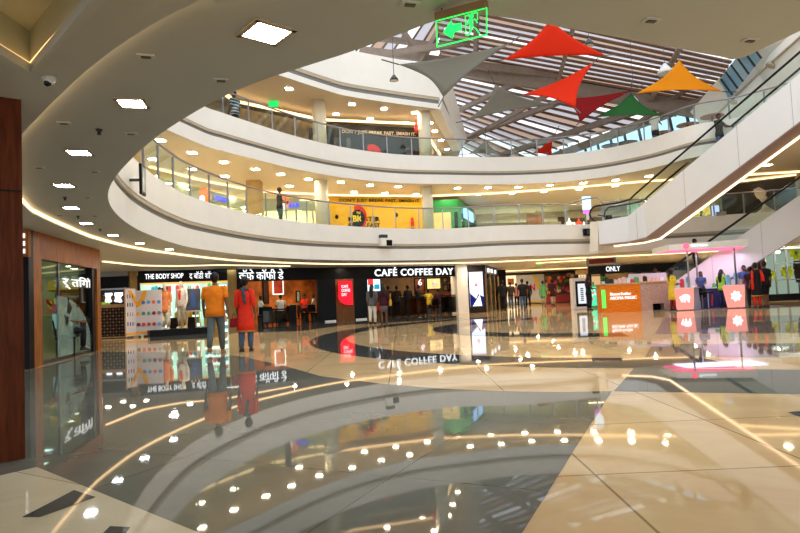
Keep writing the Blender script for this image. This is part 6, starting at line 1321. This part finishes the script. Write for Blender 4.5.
# lamps: added grids of small lamps that brighten the halls
for k, (x, y, z, s, e, c) in enumerate((

    (-6.8, 21.5, 2.55, 2.5, 50, (1, .92, .8)), (-2.5, 27.6, 2.6, 5, 60, (1, .86, .68)), (4, 31, 2.6, 5, 90, (1, .86, .68)), (7, 36, 2.55, 6, 150, (1, .84, .64)), (7, 45, 2.55, 8, 200, (1, .88, .7)), (13, 33, 2.6, 6, 130, (1, .86, .7)), (20, 34, 2.6, 6, 100, (1, .86, .7)), (-11, 23, 2.55, 2, 25, (1, .9, .75)))):
    [area('hall_fill_lamp', (x+(i-1)*s*.45, y+(j-.5)*s*.6, z), .16, e/6*1.3, c) for i in range(3) for j in range(2)]
for x, y, z, e in () and ((-8, 24.5, 6.2, 60), (-3.5, 28.3, 6.2, 85), (0, 29.8, 6.2, 90), (3.5, 30.5, 6.2, 85), (7.5, 32.5, 6.2, 110), (11.5, 31, 6.2, 90), (16, 29, 6.2, 90), (5, 35.5, 6.2, 90), (-5.2, 26, 9.85, 45), (-2, 28, 9.85, 45), (1.5, 29.5, 9.8, 45), (-8, 22, 9.85, 35)):
    area('gallery_lamp', (x, y, z), 2.4, e, (1, .80, .50))
for px_, Y_, z_, e_, s_, cc_2 in ((170, 24.5, 6.1, 60, 1.5, (1, .8, .5)), (215, 28, 6.1, 90, 2, (1, .8, .5)), (240, 30.2, 6.1, 90, 2, (1, .8, .5)), (280, 30.8, 6.0, 80, 2, (1, .9, .7)), (310, 31, 6.0, 80, 2, (1, .9, .7)), (500, 38.5, 5.9, 50, 3, (.9, 1, .95)), (540, 38.8, 5.9, 50, 3, (.9, 1, .95)), (600, 37.2, 5.9, 70, 3, (1, .8, .5)), (662, 34, 6.0, 90, 2, (.9, 1, .9)), (706, 32.6, 6.0, 60, 1, (1, .85, .5))):
    c = G(px_, Y_); area('gallery_shop_fill_lamp', (c.x, c.y, z_), s_, e_, cc_2, sy=.6)  # added area lights that brighten the first floor shop interiors
c = XY(172, 20.4, 330); area('hall_fill_lamp', (c.x, c.y, 2.6), .25, 28, (1, .95, .88))  # extra lamp added to brighten the mannequins from the front
c = onAB(280, 2); area('cafe_lamp', (c.x, c.y, 2.6), 1.5, 42, (1, .62, .3)); c = onAB(430, 1.6); area('cafe_lamp', (c.x, c.y, 2.6), 2, 50, (1, .7, .4))
c = L1+nL*1.6-dL*1.2; area('shop_interior_light', (c.x, c.y, 2.6), 1.0, 30, (.95, 1, .9))
c = C(715, 25.3); area('kiosk_lamp', (c.x, c.y, 2.34), 3.4, 50, (.72, .72, 1), sy=1.4)
c = XY(790, 29.6); area('flower_fill_lamp', (c.x, c.y, 2.58), 3, 80, (1, 1, .9), (R(55), 0, 0), sy=.2)  # added lamp that lights the paper flowers from the front
vs = sc.view_settings; sc.display_settings.display_device = 'sRGB'; vs.view_transform = 'Standard'; vs.look = 'None'; vs.exposure = .32; vs.gamma = 1; vs.use_curve_mapping = False
for o in list(bpy.data.objects):
    if '_w' in o.keys(): del o['_w']
